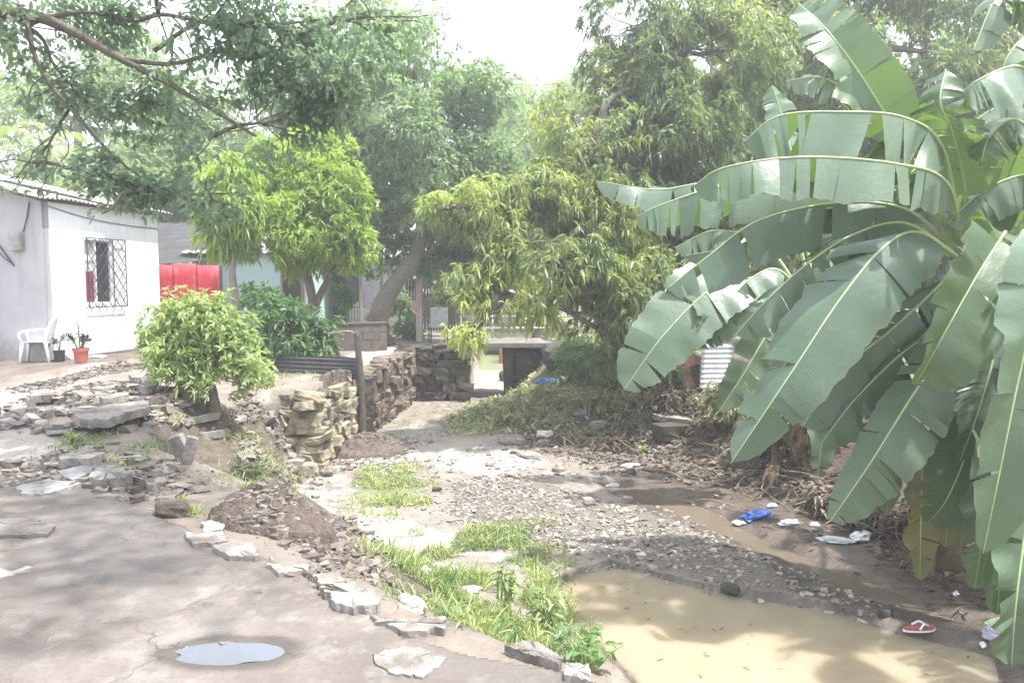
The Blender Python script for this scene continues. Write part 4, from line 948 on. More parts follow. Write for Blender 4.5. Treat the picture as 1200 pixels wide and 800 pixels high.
# heap of soil
def heap(name, label, c, rx, ry, h, mat, seed):
    rng = np.random.default_rng(seed); n = 46
    u = np.linspace(-1, 1, n); X, Y = np.meshgrid(u, u); r = np.hypot(X, Y)
    wx, wy = c[0] + X * rx * 1.1, c[1] + Y * ry * 1.1
    b = gz(wx, wy)
    hh = h * np.clip(1 - r * (1 + .35 * fbm2(X, Y, 1.5, 3, seed)), 0, 1) ** .8
    z = b + hh * (1 + .6 * fbm2(X, Y, 5, 3, seed)) + (hh > 0) * fbm2(X, Y, 9, 3, seed + 1) * .09 - .05 * (r > .9)
    root = empty(name, (c[0], c[1], ground_z(c[0], c[1])), label, 'heap')
    vv = np.repeat(np.clip(rng.normal(.45, .25, 1800), 0, 1), 8)
    mk('mound', np.stack([wx, wy, z], -1).reshape(-1, 3), grid_faces(n, n), M[mat], root)
    m = 1800; a = rng.uniform(0, 6.28, m); rr = np.sqrt(rng.random(m)) * .98
    qx, qy = rr * np.cos(a), rr * np.sin(a)
    hh = h * np.clip(1 - rr, 0, 1) ** .85; V0, F0 = CUBE; k = len(V0); s = .008 + .024 * rng.random(m) ** 2.5
    P = np.stack([c[0] + qx * rx, c[1] + qy * ry, gz(c[0] + qx * rx, c[1] + qy * ry) + hh], -1)
    V = (P[:, None] + (V0[None] * .8 + .3 * rng.normal(size=(m, k, 3)).clip(-1.5, 1.5)) * s[:, None, None]).reshape(-1, 3)
    tag(mk('clods', V, (F0[None] + (np.arange(m) * k)[:, None, None]).reshape(-1, 4), M['clods'], root, attrs={'v': vv}), kind='stuff')
hp = on_ground(322, 612)
heap('soil_heap', 'dark brown heap of crumbly soil between hollow and sandy bed', hp, .42, .36, .27, 'soil_dark', 3)
hp2 = on_ground(430, 528)
heap('rubble_heap', 'greyish spoil heap against the foot of the stone wall', hp2, .75, .75, .30, 'soil_dark', 5)

# ------------------------------------------------------------------ loose slabs and stones (each a thing)
def slab(label, outline_px, thick, mat, lift=.014, tilt=(0, 0, 0), name='broken_slab', cat='slab', group='broken slabs and stones along the road edge'):
    thick *= .75
    pts = [on_ground(x, y) for x, y in outline_px]
    base = np.mean(pts, axis=0)
    P = A(pts); n = len(P)
    # refine outline with jitter
    Q = []
    for i in range(n):
        a, b = P[i], P[(i + 1) % n]; L = np.linalg.norm(b - a)
        for t in np.linspace(0, 1, 9)[:-1]: Q.append(a * (1 - t) + b * t)
    Q = A(Q); jt = RNG.normal(0, 1, (len(Q), 3)); jt = (np.roll(jt, 1, 0) + 2 * jt + np.roll(jt, -1, 0)) / 4 + np.roll(np.roll(jt, 2, 0) + np.roll(jt, -3, 0), 1, 0) * .25
    Q = Q + jt * .045 * min(np.ptp(Q[:, 0]), .45)
    Q = A(Q); zt = base[2] + thick + lift
    Q[:, 2] = zt + (Q[:, 0] - base[0]) * tilt[0] + (Q[:, 1] - base[1]) * tilt[1]
    c = Q.mean(0); m = len(Q)
    Q[:, 2] -= thick * RNG.uniform(0, .25, m) * (RNG.random(m) < .5)
    ring = [Q, c + (Q - c) * .82 + RNG.normal(0, thick * .10, (m, 3)), c[None] + RNG.normal(0, thick * .06, (1, 3))]
    lo = c + (Q - c) * RNG.uniform(.93, 1.05, (m, 1)); lo[:, 2] = zt - thick * RNG.uniform(.9, 1.15, m) - .045 + (Q[:, 0] - base[0]) * tilt[0] + (Q[:, 1] - base[1]) * tilt[1]
    V = np.concatenate(ring + [lo])
    F3 = [(m + i, m + (i + 1) % m, 2 * m) for i in range(m)]
    F4 = [(i, (i + 1) % m, m + (i + 1) % m, m + i) for i in range(m)] + [(2 * m + 1 + i, 2 * m + 1 + (i + 1) % m, (i + 1) % m, i) for i in range(m)]
    o = mk(name, V, [A(F3), A(F4)], M[mat], origin=base)
    return tag(o, label, cat, group)
def cf(*p): return list(p)
slab('pale flat slab at the road edge nearest the soil heap', [(216, 632), (262, 632), (268, 644), (230, 645)], .05, 'stone_pale')
slab('rough stone with a broken corner just below the flat pale slab', [(252, 648), (298, 646), (304, 660), (270, 662)], .06, 'stone_grey')
slab('long low stone sunk in the road edge midway along the row', [(312, 668), (360, 668), (364, 678), (325, 682)], .05, 'stone_pale')
slab('small flat stone touching the large speckled stone', [(366, 684), (398, 680), (405, 690), (375, 693)], .05, 'stone_pale')
slab('large speckled stone, the biggest in the road edge row', [(374, 700), (412, 692), (440, 708), (445, 722), (410, 724), (385, 714)], .07, 'stone_pale')
slab('long narrow white stone beyond the biggest speckled stone', [(425, 730), (445, 738), (518, 736), (520, 750), (470, 748)], .045, 'stone_pale')
slab('broad white flat stone on the road at the bottom edge', [(434, 775), (470, 764), (500, 768), (524, 782), (500, 798), (450, 800)], .03, 'stone_pale')
slab('white kerb stone beside the broadleaf weed', [(590, 768), (625, 766), (660, 782), (660, 794), (620, 780)], .06, 'stone_pale')
slab('rounded white stone at the very end of the road edge row', [(662, 790), (690, 796), (694, 812), (660, 806)], .06, 'stone_pale')
slab('raised grey concrete slab jutting in from the left edge of the road', [(-40, 614), (40, 615), (62, 622), (60, 634), (-40, 638)], .05, 'concrete_dk')
slab('flat pale paving piece in the road below the raised grey slab', [(-40, 668), (52, 668), (48, 690), (-40, 692)], .022, 'concrete')
slab('wide bluish slab lying flat where the road meets the rubble', [(22, 574), (62, 566), (92, 572), (60, 584), (28, 584)], .04, 'stone_blue')
slab('upper of two stacked grey slabs at the rubble edge', [(70, 548), (100, 540), (122, 545), (108, 552), (74, 555)], .05, 'stone_pale', .08)
slab('lower of two stacked grey slabs at the rubble edge', [(68, 560), (110, 550), (118, 556), (88, 568)], .05, 'stone_blue', .02)
slab('thick tilted concrete block with a dark end beside the stacked slabs', [(112, 556), (140, 560), (152, 574), (126, 578), (104, 570)], .11, 'stone_grey', .02, (.1, 0, 0))
slab('thin pale slab leaning on grass near the tilted block', [(152, 566), (172, 572), (188, 578), (170, 580)], .035, 'stone_pale', .05)
slab('large long tilted grey slab with dark gap beneath it', [(85, 503), (120, 496), (172, 492), (175, 500), (125, 512), (92, 512)], .06, 'stone_pale', .16, (0, .12, 0))
slab('narrow pale plank of concrete on the rubble heap', [(118, 486), (148, 476), (152, 482), (122, 493)], .04, 'stone_pale', .18)
slab('grey slab piece under the left side of the round bush', [(160, 462), (178, 458), (186, 466), (172, 472)], .06, 'stone_grey', .12)
slab('upper slab piece on the rubble beneath the round bush', [(150, 448), (175, 446), (178, 452), (156, 455)], .06, 'stone_grey', .12)
slab('pale slab propped at the foot of the bush trunk', [(210, 493), (250, 490), (258, 498), (220, 500)], .05, 'stone_pale', .05)
slab('grey flagstone showing between rubble and lit path', [(38, 470), (60, 468), (58, 476), (36, 478)], .05, 'stone_pale', .1)
slab('dark stone slab at the back rim of the hollow', [(232, 508), (268, 506), (262, 514), (236, 516)], .06, 'stone_grey', .02)
slab('flat pale block on the hollow slope near the stone wall', [(278, 536), (294, 530), (298, 540), (284, 546)], .06, 'stone_pale')
slab('small cracked slab on the road edge above the flat pale slab', [(235, 616), (262, 614), (266, 626), (240, 628)], .03, 'concrete')

def stone(label, px, py, size, mat, seed, name='stone', box=.5, rough=.12, rz=0, tilt=(0, 0), sink=.25, group=None, lift=0):
    b = on_ground(px, py); V, F = rock(size, box, rough, seed, rz, tilt)
    lo = V[:, 2].min(); V = V + A([b[0], b[1], b[2] - lo - size[2] * sink + lift])
    fs = A(F); return tag(mk(name, V, fs, M[mat], origin=b), label, 'stone', group)
stone('reddish brick fragment on the rubble heap', 133, 470, (.16, .10, .10), 'brick_red', 1, 'broken_brick', .9, .05, .4)
stone('upright pale stone leaning in the hollow', 222, 545, (.10, .06, .30), 'stone_pale', 2, 'leaning_stone', .8, .08, .3, (.1, .25), .1)
stone('dark upright stone beside the leaning pale one', 212, 540, (.16, .08, .26), 'stone_grey', 3, 'leaning_stone', .8, .08, -.3, (.2, -.3), .1)
stone('dark rounded lump of soil and stone near the road edge grass', 203, 604, (.22, .18, .14), 'soil_dark', 4, 'mud_lump', .2, .25)
stone('round brown boulder fallen at the base of the stone wall end', 360, 558, (.34, .30, .26), 'stone_yellow', 5, 'boulder', .3, .12)
stone('small dark rock on the sand near the fallen boulder', 384, 558, (.14, .12, .09), 'stone_dark', 6, 'stone', .4, .15)
stone('grey rock on the slope right of the fallen boulder', 345, 548, (.30, .26, .18), 'stone_grey', 7, 'stone', .6, .12)
bed_stones = [(600, 517, .5, .16, 'pale flat boulder at the edge of the bank weeds'), (640, 520, .3, .12, 'dark stone beside the pale flat boulder'), (620, 535, .45, .10, 'broad flat stone half buried in the bed'), (512, 575, .14, .08, 'dark oval stone beside the sandy grass patch'),
              (575, 545, .18, .08, 'small grey stone in the middle of the bed'), (690, 590, .2, .1, 'grey stone at the near edge of the dark mud'), (735, 588, .16, .1, 'pale stone standing out of the shallow stream'), (655, 552, .2, .09, 'brown stone on the upper bed gravel'),
              (765, 668, .16, .07, 'pale stone at the back shore of the pond'), (855, 692, .18, .09, 'dark stone on the pond shore of gravel bar'), (1037, 722, .13, .1, 'dark wet stone near the sandal'), (560, 560, .16, .07, 'rounded pebble stone left of the bed gravel'),
              (670, 640, .14, .06, 'single stone between bank grass and gravel bar'), (700, 500, .32, .16, 'grey rock poking out of the leaf litter'), (680, 485, .4, .12, 'long grey rock in the bank weeds'), (735, 505, .35, .2, 'mossy rock above the dark block')]
for i, (px, py, s, h, lab) in enumerate(bed_stones):
    stone(lab, px, py, (s, s * .75, h), ('stone_grey', 'stone_pale', 'stone_dark')[(0 if 'grey' in lab else 1 if 'pale' in lab else 2 if 'dark' in lab else i % 2)], 20 + i, box=.35, rz=i, group='loose stones in the stream bed')
stone('dark square block with overhanging top set in the debris slope', 790, 512, (.62, .4, .26), 'stone_dark', 40, 'buried_block', .92, .06, .2, (0, 0), .15)
slab('flat pale stone resting on the dark square block', [(760, 498), (800, 490), (815, 500), (775, 506)], .06, 'stone_pale', .12)

# ------------------------------------------------------------------ stone retaining wall
def wall_stones(p0, p1, zt0, zt1, zb, mat, name, label, seed, depth=.4, sz=(.32, .20)):
    rng = random.Random(seed); mb = MB()
    p0, p1 = A(p0), A(p1); d = p1 - p0; L = np.linalg.norm(d); d = d / L; nrm = A([d[1], -d[0]])
    ang = math.atan2(d[1], d[0]); z = zb; row = 0
    while z < max(zt0, zt1) - .03:
        h = sz[1] * rng.uniform(.7, 1.25); s = -rng.random() * sz[0]
        while s < L:
            w = sz[0] * rng.uniform(.6, 1.5); m = s + w / 2
            if -.05 < m < L + .1:
                zt = zt0 + (zt1 - zt0) * m / L + rng.uniform(-.06, .05)
                hh = min(h, zt - z)
                if hh > .06:
                    V, F = rock((w * .99, depth * rng.uniform(.7, 1.15), hh * rng.uniform(.9, 1.15)), rng.uniform(.78, 1.0), .11, rng.randint(0, 9999), ang + rng.uniform(-.2, .2), (rng.uniform(-.16, .16), rng.uniform(-.2, .2)))
                    c = p0 + d * m - nrm * rng.uniform(-.04, .05)
                    mb.add(V + A([c[0], c[1], z + hh / 2]), F)
            s += w
        z += h; row += 1
    mid = (p0 + p1) / 2
    return tag(mb.build(name, mat, origin=(mid[0], mid[1], zb)), label, 'wall')
wall_stones((-3.05, 11.55), (-2.84, 13.05), -.10, -.06, -1.28, M['stone_yellow'], 'stone_wall', 'yellowish dry stone retaining wall with a crumbling near end', 1, .4, (.25, .145))
wall_stones((-3.95, 11.72), (-3.05, 11.58), -.16, -.10, -1.28, M['stone_yellow'], 'stone_wall', 'broken end face of stacked yellow stones turned to the road', 2, .4, (.28, .145))
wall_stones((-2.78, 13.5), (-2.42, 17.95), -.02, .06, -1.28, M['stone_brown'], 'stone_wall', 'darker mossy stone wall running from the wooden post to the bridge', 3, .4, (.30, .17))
wall_stones((-2.45, 18.0), (-1.15, 18.0), .12, .12, -1.3, M['stone_dark'], 'stone_wall', 'dark shaded stone abutment at the left end of the footbridge', 4, .4, (.28, .17))  # earth tone and tree shade are both in this dark stone colour

wall_stones((.05, 18.75), (1.5, 18.75), .0, -.02, -1.3, M['stone_dark'], 'stone_wall', 'dark rubble bank filling in the shade under the right half of the footbridge', 5, .4, (.28, .17))  # dark stones put in for the shaded slope beneath the slab
# post and tin edging
pb = W(424, 492, 13.25); pb[2] = ground_z(-2.6, 13.2) - .1
mb = MB(); mb.tube(ctm([pb, W(423, 450, 13.25), W(420, 415, 13.25), W(418, 387, 13.25)], 14), np.linspace(.075, .05, 14) * (1 + .1 * RNG.normal(size=14)), 9)
post = empty('wooden_post', pb, 'weathered dark wooden post standing at the end of the yellow stone wall', 'post')
mb.build('shaft', M['wood_dark'], post, smooth=True)
mb = MB(); mb.tube(ctm([W(418, 392, 13.25), W(410, 388, 13.2), W(395, 389, 13.1), W(384, 391, 13.0)], 8), np.linspace(.018, .008, 8), 6); mb.build('side_twig', M['wood_old'], post, smooth=True)

def corrugated(p0, p1, up, n=24, amp=.018, across=True, pieces=40, thick=.004):
    """sheet from edge p0-p1 extended by vector up; ridges run across (along p0-p1) or along up"""
    p0, p1, up = A(p0), A(p1), A(up); nrm = norm(np.cross(p1 - p0, up))
    if across: nu, nv = 6, n * 6
    else: nu, nv = n * 6, 6
    V = []
    for s in (0, 1):
        for j in range(nv + 1):
            for i in range(nu + 1):
                u, v = i / nu, j / nv
                ph = (v if across else u) * n * 2 * math.pi
                V.append(p0 + (p1 - p0) * u + up * v + nrm * (amp * math.sin(ph) - s * thick))
    m = (nu + 1) * (nv + 1); F = []
    for j in range(nv):
        for i in range(nu):
            a = j * (nu + 1) + i; q = (a, a + 1, a + nu + 2, a + nu + 1)
            F.append(q); F.append(tuple(m + k for k in q[::-1]))
    for i in range(nu):
        for a in (i, nv * (nu + 1) + i): F.append((a, a + 1, m + a + 1, m + a))
    for j in range(nv):
        for a in (j * (nu + 1), j * (nu + 1) + nu): F.append((a, a + nu + 1, m + a + nu + 1, m + a))
    return V, F
a, b = W(322, 440, 13.6), W(421, 447, 13.2)
a[2] = ground_z(a[0], a[1]) - .03; b[2] = ground_z(b[0] - .3, b[1] + .3) - .05
mb = MB(); mb.add(*corrugated(a, b, (0, .06, .36), 5, .014, True)); tag(mb.build('tin_edging', M['roof_grey'], origin=a, smooth=True), 'dark corrugated sheet set on edge holding back soil beside the wooden post', 'metal sheet')

# ------------------------------------------------------------------ low brick planter wall
def brick_wall(name, label, p0, p1, h, mat, t=.2):
    p0, p1 = A(p0), A(p1); d = p1 - p0; L = np.linalg.norm(d[:2]); ang = math.atan2(d[1], d[0]); mb = MB()
    ax = A([[math.cos(ang), math.sin(ang), 0], [-math.sin(ang), math.cos(ang), 0], [0, 0, 1]]); z = -.15; r = 0
    while z < h - .02:
        s = -(r % 2) * .2
        while s < L:
            s0, s1 = max(s, 0), min(s + .39, L)
            if s1 - s0 > .04: mb.box(p0 + d / L * (s0 + s1) / 2 + A([0, 0, z + .095]), (s1 - s0, t + RNG.uniform(-.008, .008), .185), ax, .004)
            s += .4
        z += .19; r += 1
    mb.box(p0 + d / 2 + A([0, 0, z + .02]), (L + .04, t + .04, .04), ax)
    return tag(mb.build(name, mat, origin=p0), label, 'wall')
p0, p1 = W(384, 400, 17.6), W(452, 402, 18.2); p0[2] = ground_z(p0[0], p0[1]); p1[2] = p0[2]
brick_wall('block_wall', 'low dark block wall beside the leaning trunk', p0, p1, .62, M['brick_dark'])

# ------------------------------------------------------------------ footbridge
bc = (-.2, 18.9, -1.2)
br = empty('footbridge', bc, 'low concrete slab footbridge with thin pipe railing across the stream bed', 'bridge')
mb = MB(); mb.box((.25, 18.95, .09), (3.3, 1.5, .13)); bevel(mb.build('deck', M['concrete_dk'], br), .02)
mb = MB()
for y in (18.3, 19.6):
    pass
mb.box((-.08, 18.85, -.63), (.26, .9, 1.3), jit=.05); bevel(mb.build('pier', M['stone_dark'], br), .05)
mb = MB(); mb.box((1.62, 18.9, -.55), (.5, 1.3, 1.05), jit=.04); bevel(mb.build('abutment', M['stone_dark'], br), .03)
for y in (18.25, 19.62):
    mb = MB()
    for z in (.42, .72): mb.tube([(-1.35, y, z), (1.75, y, z)], .022, 8)
    for x in (-1.3, -.5, .35, 1.1, 1.7): mb.tube([(x, y, .12), (x, y, .75)], .022, 8)
    if y > 19: mb.build('railing', M['tin_bright'], br, smooth=True)
mb = MB()
# lane behind the bridge
P = A([on_ground(*p)[:2] for p in [(462, 396), (500, 398), (520, 402), (500, 392), (520, 386), (470, 388)]])

# concrete post, fence, chair, shed beyond
def stand(px, Y):
    x = (px - 600) / FPX * Y; return A([x, Y, ground_z(x, Y)])
b = stand(491, 20.6)
cp = empty('concrete_post', b, 'pinkish square concrete post standing beyond the bridge end', 'post')
mb = MB(); mb.box(b + A([0, 0, .92]), (.15, .15, 1.9)); bevel(mb.build('shaft', M['concrete_pink'], cp), .012)
mb = MB(); V, F = rock((.2, .12, .26), .2, .25, 9); mb.add(V + b + A([-.10, -.10, .95]), F); tag(mb.build('pink_cloth', M['cloth_pink'], origin=b + A([-.1, -.1, .95]), smooth=True), 'crumpled pink cloth tied on the concrete post', 'cloth')

def picket(name, label, p0, p1, h, mat, pitch=.1, gap=.02):
    p0, p1 = A(p0), A(p1); d = p1 - p0; L = np.linalg.norm(d); root = empty(name, p0, label, 'fence'); mb = MB(); n = int(L / pitch)
    ang = math.atan2(d[1], d[0]); ax = A([[math.cos(ang), math.sin(ang), 0], [-math.sin(ang), math.cos(ang), 0], [0, 0, 1]])
    for i in range(n):
        hh = h * RNG.uniform(.92, 1.04); mb.box(p0 + d * (i + .5) / n + A([0, 0, hh / 2 - .05]), (pitch - gap, .025, hh), ax, .004)
    mb.build('boards', M[mat], root)
    mb = MB()
    for z in (.3, .8): mb.box((p0 + p1) / 2 + A([0, .035, h * z]), (L, .04, .08), ax)
    mb.build('rail', M[mat], root)
picket('board_fence', 'tall dark board fence at the back of the yard beyond the post', stand(455, 25.5), stand(545, 25), 1.75, 'wood_dark')

cb = stand(513, 20.2)
ch = empty('grey_chair', cb, 'grey chair with a square back standing at the bridge end', 'chair', rz=.25)
def lbox(c, s, name, mat, par, bw=.01, ax=None):
    mb = MB(); mb.box(A(c), s, ax); return bevel(mb.build(name, M[mat], par, local=True), bw)
tl = A([[1, 0, 0], [0, math.cos(.15), math.sin(.15)], [0, -math.sin(.15), math.cos(.15)]])
lbox((0, .0, .45), (.46, .46, .07), 'seat', 'bag_grey', ch)
lbox((0, -.23, .72), (.46, .05, .44), 'backrest', 'bag_grey', ch, .02, tl)
for x in (-.2, .2):
    for y in (-.2, .2):
        mb = MB(); mb.tube([(x * 1.1, y * 1.1, 0), (x, y, .42)], .018, 8); mb.build('leg', M['steel_dark'], ch, local=True)

def simple_house(name, label, base, w, d, h, wall, roof, rise=.4, doors=(), over=.3, rz=0):
    root = empty(name, base, label, 'house', rz=rz)
    mb = MB(); mb.box(A([0, d / 2, h / 2 - .15]), (w, d, h + .3)); mb.build('wall', M[wall], root, local=True)
    mb = MB(); mb.add(*corrugated((-w / 2 - over, -over, h + .02), (w / 2 + over, -over, h + .02), (0, d + 2 * over, rise), int(w / .2), .02, False)); mb.build('roof', M[roof], root, local=True, smooth=True)
    for (kind, x, z, ww, hh, m) in doors:
        mb = MB(); mb.box(A([x, -.012, z + hh / 2]), (ww, .05, hh)); o = mb.build(kind, M[m], root, local=True)
        if kind in ('door', 'window'):
            mb = MB()
            for sx in (-1, 1): mb.box(A([x + sx * (ww / 2 + .03), -.03, z + hh / 2]), (.06, .08, hh + .12))
            mb.box(A([x, -.03, z + hh + .03]), (ww, .08, .06)); mb.build('frame', M['wood_old'], o, local=True)
    return root
sb = stand(560, 29)
simple_house('grey_shed', 'low grey shed with tin roof beyond the footbridge', sb, 4.2, 3, 1.15, 'concrete', 'roof_tin', .35, [('door', -1.2, 0, .7, 1.0, 'steel_dark')], .2)
b = stand(585, 26.5)
brick_wall('brick_wall', 'low reddish brick wall seen through the bridge railing', b, b + A([2.2, .3, 0]), .72, M['brick_red'])
# turquoise house
tb = stand(288, 21.5); tb[0] += .1
simple_house('turquoise_house', 'pale turquoise house half hidden by trees', tb, 3.1, 4, 2.25, 'plaster_teal', 'roof_tin', .7, [('door', 1.22, 0, .5, 2.0, 'steel_dark'), ('window', -.2, 1.0, .0001, .0001, 'glass_dark')][:1], .25)
# porch house: white walls, dark posts and doors
ph = stand(408, 24.5)
porch = simple_house('porch_house', 'long white porch house with dark doors behind the block wall', ph, 3.4, 4, 2.3, 'plaster_white', 'roof_tin', .8, [('door', -.95, 0, .4, 2.0, 'steel_dark'), ('door', -.28, 0, .42, 2.05, 'steel_dark'), ('window', .18, .95, .36, 1.1, 'glass_dark')], .9)
for x in (-1.6, .55, 1.2):
    mb = MB(); mb.tube([(x, -.75, -.1), (x, -.75, 2.2)], .05, 8); mb.build('porch_post', M['wood_old'], porch, local=True)
mb = MB()
for x in np.arange(-.1, .55, .09): mb.tube([(x, -.7, 0), (x, -.7, .8)], .012, 6)
mb.tube([(-.15, -.7, .8), (.55, -.7, .8)], .015, 6); mb.build('railing', M['steel_dark'], porch, local=True)
mb = MB(); V, F = rock((.3, .05, .75), .5, .12, 12); mb.add(V + ph + A([.75, -.62, 1.1]), F); tag(mb.build('hanging_cloth', M['cloth_lilac'], origin=ph + A([.75, -.62, 1.1]), smooth=True), 'lilac cloth hanging on the porch of the white house', 'cloth')

# ------------------------------------------------------------------ white house on the left
CA = A([-8.8, 14.5, ground_z(-8.6, 14.3)])
E1 = A([.196, .981, 0]); E2 = A([-.981, .196, 0]); EZ = A([0, 0, 1.0])
wh = empty('white_house', CA, 'small white house with a grey side and barred window at the left', 'house')
AX1 = A([E1, -E2, EZ]); AX2 = A([E2, E1, EZ])
HW = 3.02
z0, z1, t0, t1 = 1.05, 2.36, 1.06, 1.86
def w1(t, o, z): return CA + E1 * t - E2 * o + EZ * z      # on the white wall, o metres outwards
TL = 3.35
mb = MB()
for (ta, tb_, za, zb_) in [(0, t0, -.3, HW), (t1, TL, -.3, HW), (t0, t1, -.3, z0), (t0, t1, z1, HW)]:
    mb.box(w1((ta + tb_) / 2, -.09, (za + zb_) / 2), (tb_ - ta, .18, zb_ - za), AX1)
mb.build('wall', M['plaster_white'], wh)
# grey front wall with sloping top
mb = MB(); o1 = E1 * .003
LW = 6.0
Q = [CA + E2 * .0 + EZ * -.3, CA + E2 * LW + EZ * -.3, CA + E2 * LW + EZ * (HW + LW * .22), CA + EZ * (HW + .0)]
Q = [q - E1 * .004 for q in Q]
mb.prism(Q, .17, -E1); mb.build('wall', M['plaster_grey'], wh)['label'] = 'bare grey cement wall'
# far walls
mb = MB(); mb.prism([CA + E1 * TL + E2 * .18 - EZ * .3, CA + E1 * TL + E2 * LW - EZ * .3, CA + E1 * TL + E2 * LW + EZ * (HW + LW * .22), CA + E1 * TL + E2 * .18 + EZ * (HW + .04)], -.17, -E1)
mb.build('wall', M['plaster_grey'], wh)
# dark base band
# roof sheets (ridges run down the slope)
def roof_piece(ta, tb_, lift, over, seed):
    a = CA + E1 * ta - E2 * over + EZ * (HW + .05 - over * .22 + lift); b = CA + E1 * tb_ - E2 * over + EZ * (HW + .05 - over * .22 + lift)
    V, F = corrugated(a, b, E2 * (LW + over) + EZ * (LW + over) * .22, int((tb_ - ta) / .11), .02, False, thick=.006)
    V = A(V); V[:, 2] += .025 * np.sin(V[:, 1] * 2.2 + seed); m = MB(); m.add(V, F)
    m.build('roof_sheet', M['roof_tin'], wh, smooth=True)
roof_piece(-.3, 1.75, .03, .20, 0); roof_piece(1.6, TL + .2, .075, .26, 2)
mb = MB(); mb.box(CA + E1 * 1.6 - E2 * .02 + EZ * (HW + .02), (TL, .06, .05), AX1); mb.build('eave_beam', M['wood_dark'], wh)
# window
win_c = w1((t0 + t1) / 2, -.1, (z0 + z1) / 2)
mb = MB(); fw = .04
for t in (t0 + fw / 2, (t0 + t1) / 2 - .06, t1 - fw / 2): mb.box(w1(t, -.07, (z0 + z1) / 2), (fw, .05, z1 - z0), AX1)
for z in (z0 + fw / 2, z1 - fw / 2): mb.box(w1((t0 + t1) / 2, -.072, z), (t1 - t0 - 2 * fw, .05, fw), AX1)
wn = mb.build('window', M['plastic_white'], wh)
mid = (t0 + t1) / 2 - .06
mb = MB(); mb.box(w1((mid + t1) / 2, -.095, (z0 + z1) / 2), (t1 - mid, .01, z1 - z0), AX1); mb.build('pane', M['glass_dark'], wn)
mb = MB(); mb.box(w1((mid + t0) / 2, -.12, z0 + .33), (mid - t0 + .04, .02, .75), AX1); mb.build('red_curtain', M['curtain_red'], wn)
mb = MB(); mb.box(w1((mid + t0) / 2, -.115, z1 - .33), (mid - t0 + .03, .02, .62), AX1); mb.build('white_curtain', M['curtain_white'], wn)
mb = MB(); mb.box(w1((t0 + t1) / 2, -.17, (z0 + z1) / 2), (t1 - t0 + .06, .01, z1 - z0 + .06), AX1); mb.build('dark_interior', M['steel_dark'], wn)
# grille of diamonds standing off the wall
mb = MB(); ga, gb_, gz0, gz1, off = t0 - .02, 2.16, z0 - .06, z1 + .03, .07
for p, q in [((ga, gz0), (gb_, gz0)), ((ga, gz1), (gb_, gz1)), ((ga, gz0), (ga, gz1)), ((gb_, gz0), (gb_, gz1))]: mb.tube([w1(p[0], off, p[1]), w1(q[0], off, q[1])], .011, 6)
for t in (ga + .36, ga + .74): mb.tube([w1(t, off + .004, gz0), w1(t, off + .004, gz1)], .009, 6)
nx = 5; stp_ = (gb_ - ga) / nx; sl = stp_ * .75 / stp_ * 2.0
for sgn in (1, -1):
    for i in range(-8, 14):
        x0 = ga + i * stp_; pts = []
        for k in range(61):
            zz = gz0 + (gz1 - gz0) * k / 60; xx = x0 + sgn * (zz - gz0) / 1.25
            if ga <= xx <= gb_: pts.append(w1(xx, off + .008 * sgn, zz))
        if len(pts) > 2: mb.tube([pts[0], pts[-1]], .008, 5)
for t, z in ((ga, gz0), (gb_, gz0), (ga, gz1), (gb_, gz1)): mb.tube([w1(t, 0, z), w1(t, off, z)], .009, 6)
mb.build('grille', M['steel_dark'], wn)
# meter box and cables on the grey wall
def w2(t, o, z): return CA + E2 * t - E1 * o + EZ * z
mb = MB(); mb.box(w2(.52, .06, 2.27), (.26, .12, .36), AX2); bevel(mb.build('meter_box', M['concrete'], wh), .015)
mb = MB(); mb.tube(ctm([w2(.38, .03, 2.45), w2(.28, .03, 2.75), w2(.22, .03, 3.0)], 10), .012, 6); mb.tube(ctm([w2(1.1, .03, 2.4), w2(.85, .04, 2.1), w2(.66, .03, 1.85), w2(.63, .03, 1.8)], 10), .014, 6)
mb.tube(ctm([w2(1.4, .03, 2.35), w2(1.1, .04, 2.2), w2(.8, .05, 1.95), w2(.66, .03, 1.85)], 10), .010, 6)
mb.build('cable', M['black_plastic'], wh)
mb = MB(); mb.tube(ctm([w1(.15, .02, 2.93), w1(1.2, .02, 2.78), w1(2.4, .02, 2.72), w1(TL, .02, 2.72)], 16), .008, 5); mb.build('cable', M['black_plastic'], wh)
mb = MB(); mb.box(w1(1.6, .06, -.06), (3.5, .12, .2), AX1); mb.build('footing', M['brick_dark'], wh)

# red sheet fence + grey tin roof of a lean-to behind
ra, rb = stand(176, 19.5), stand(259, 20.5)
rf = empty('red_sheet_fence', ra, 'bright red sheet metal fence between white and turquoise houses', 'fence')
d = rb - ra; L_ = np.linalg.norm(d); n = 3
for i in range(n):
    a, b = ra + d * (i / n), ra + d * ((i + 1) / n - .006)
    V, F = corrugated(a, b, (0, .0, 1.9 + .04 * (i % 2)), 4, .012, False); m = MB(); m.add(V, F); m.build('panel', M['red_sheet'], rf, smooth=True)
mb = MB()
for i in range(n + 1): mb.box(ra + d * (i / n) + A([0, .05, .92]), (.07, .07, 1.95))
mb.build('post', M['wood_dark'], rf)
lt = stand(214, 21.5)
ln_ = empty('lean_to', lt, 'lean to with sagging grey corrugated roof behind the red fence', 'shed')
a, b = W(170, 311, 20.6), W(250, 304, 21.2); up = W(178, 262, 23.6) - W(172, 311, 20.6)
V, F = corrugated(a, b, up, 9, .03, True); V = A(V)
m = MB(); m.add(V, F); m.build('roof', M['roof_grey'], ln_, smooth=True)
mb = MB()
for p in (a, b, a + up, b + up): mb.tube([(p[0], p[1] + .1, ground_z(p[0], p[1]) - .1), (p[0], p[1] + .1, p[2] - .05)], .05, 8)
mb.build('post', M['wood_dark'], ln_)

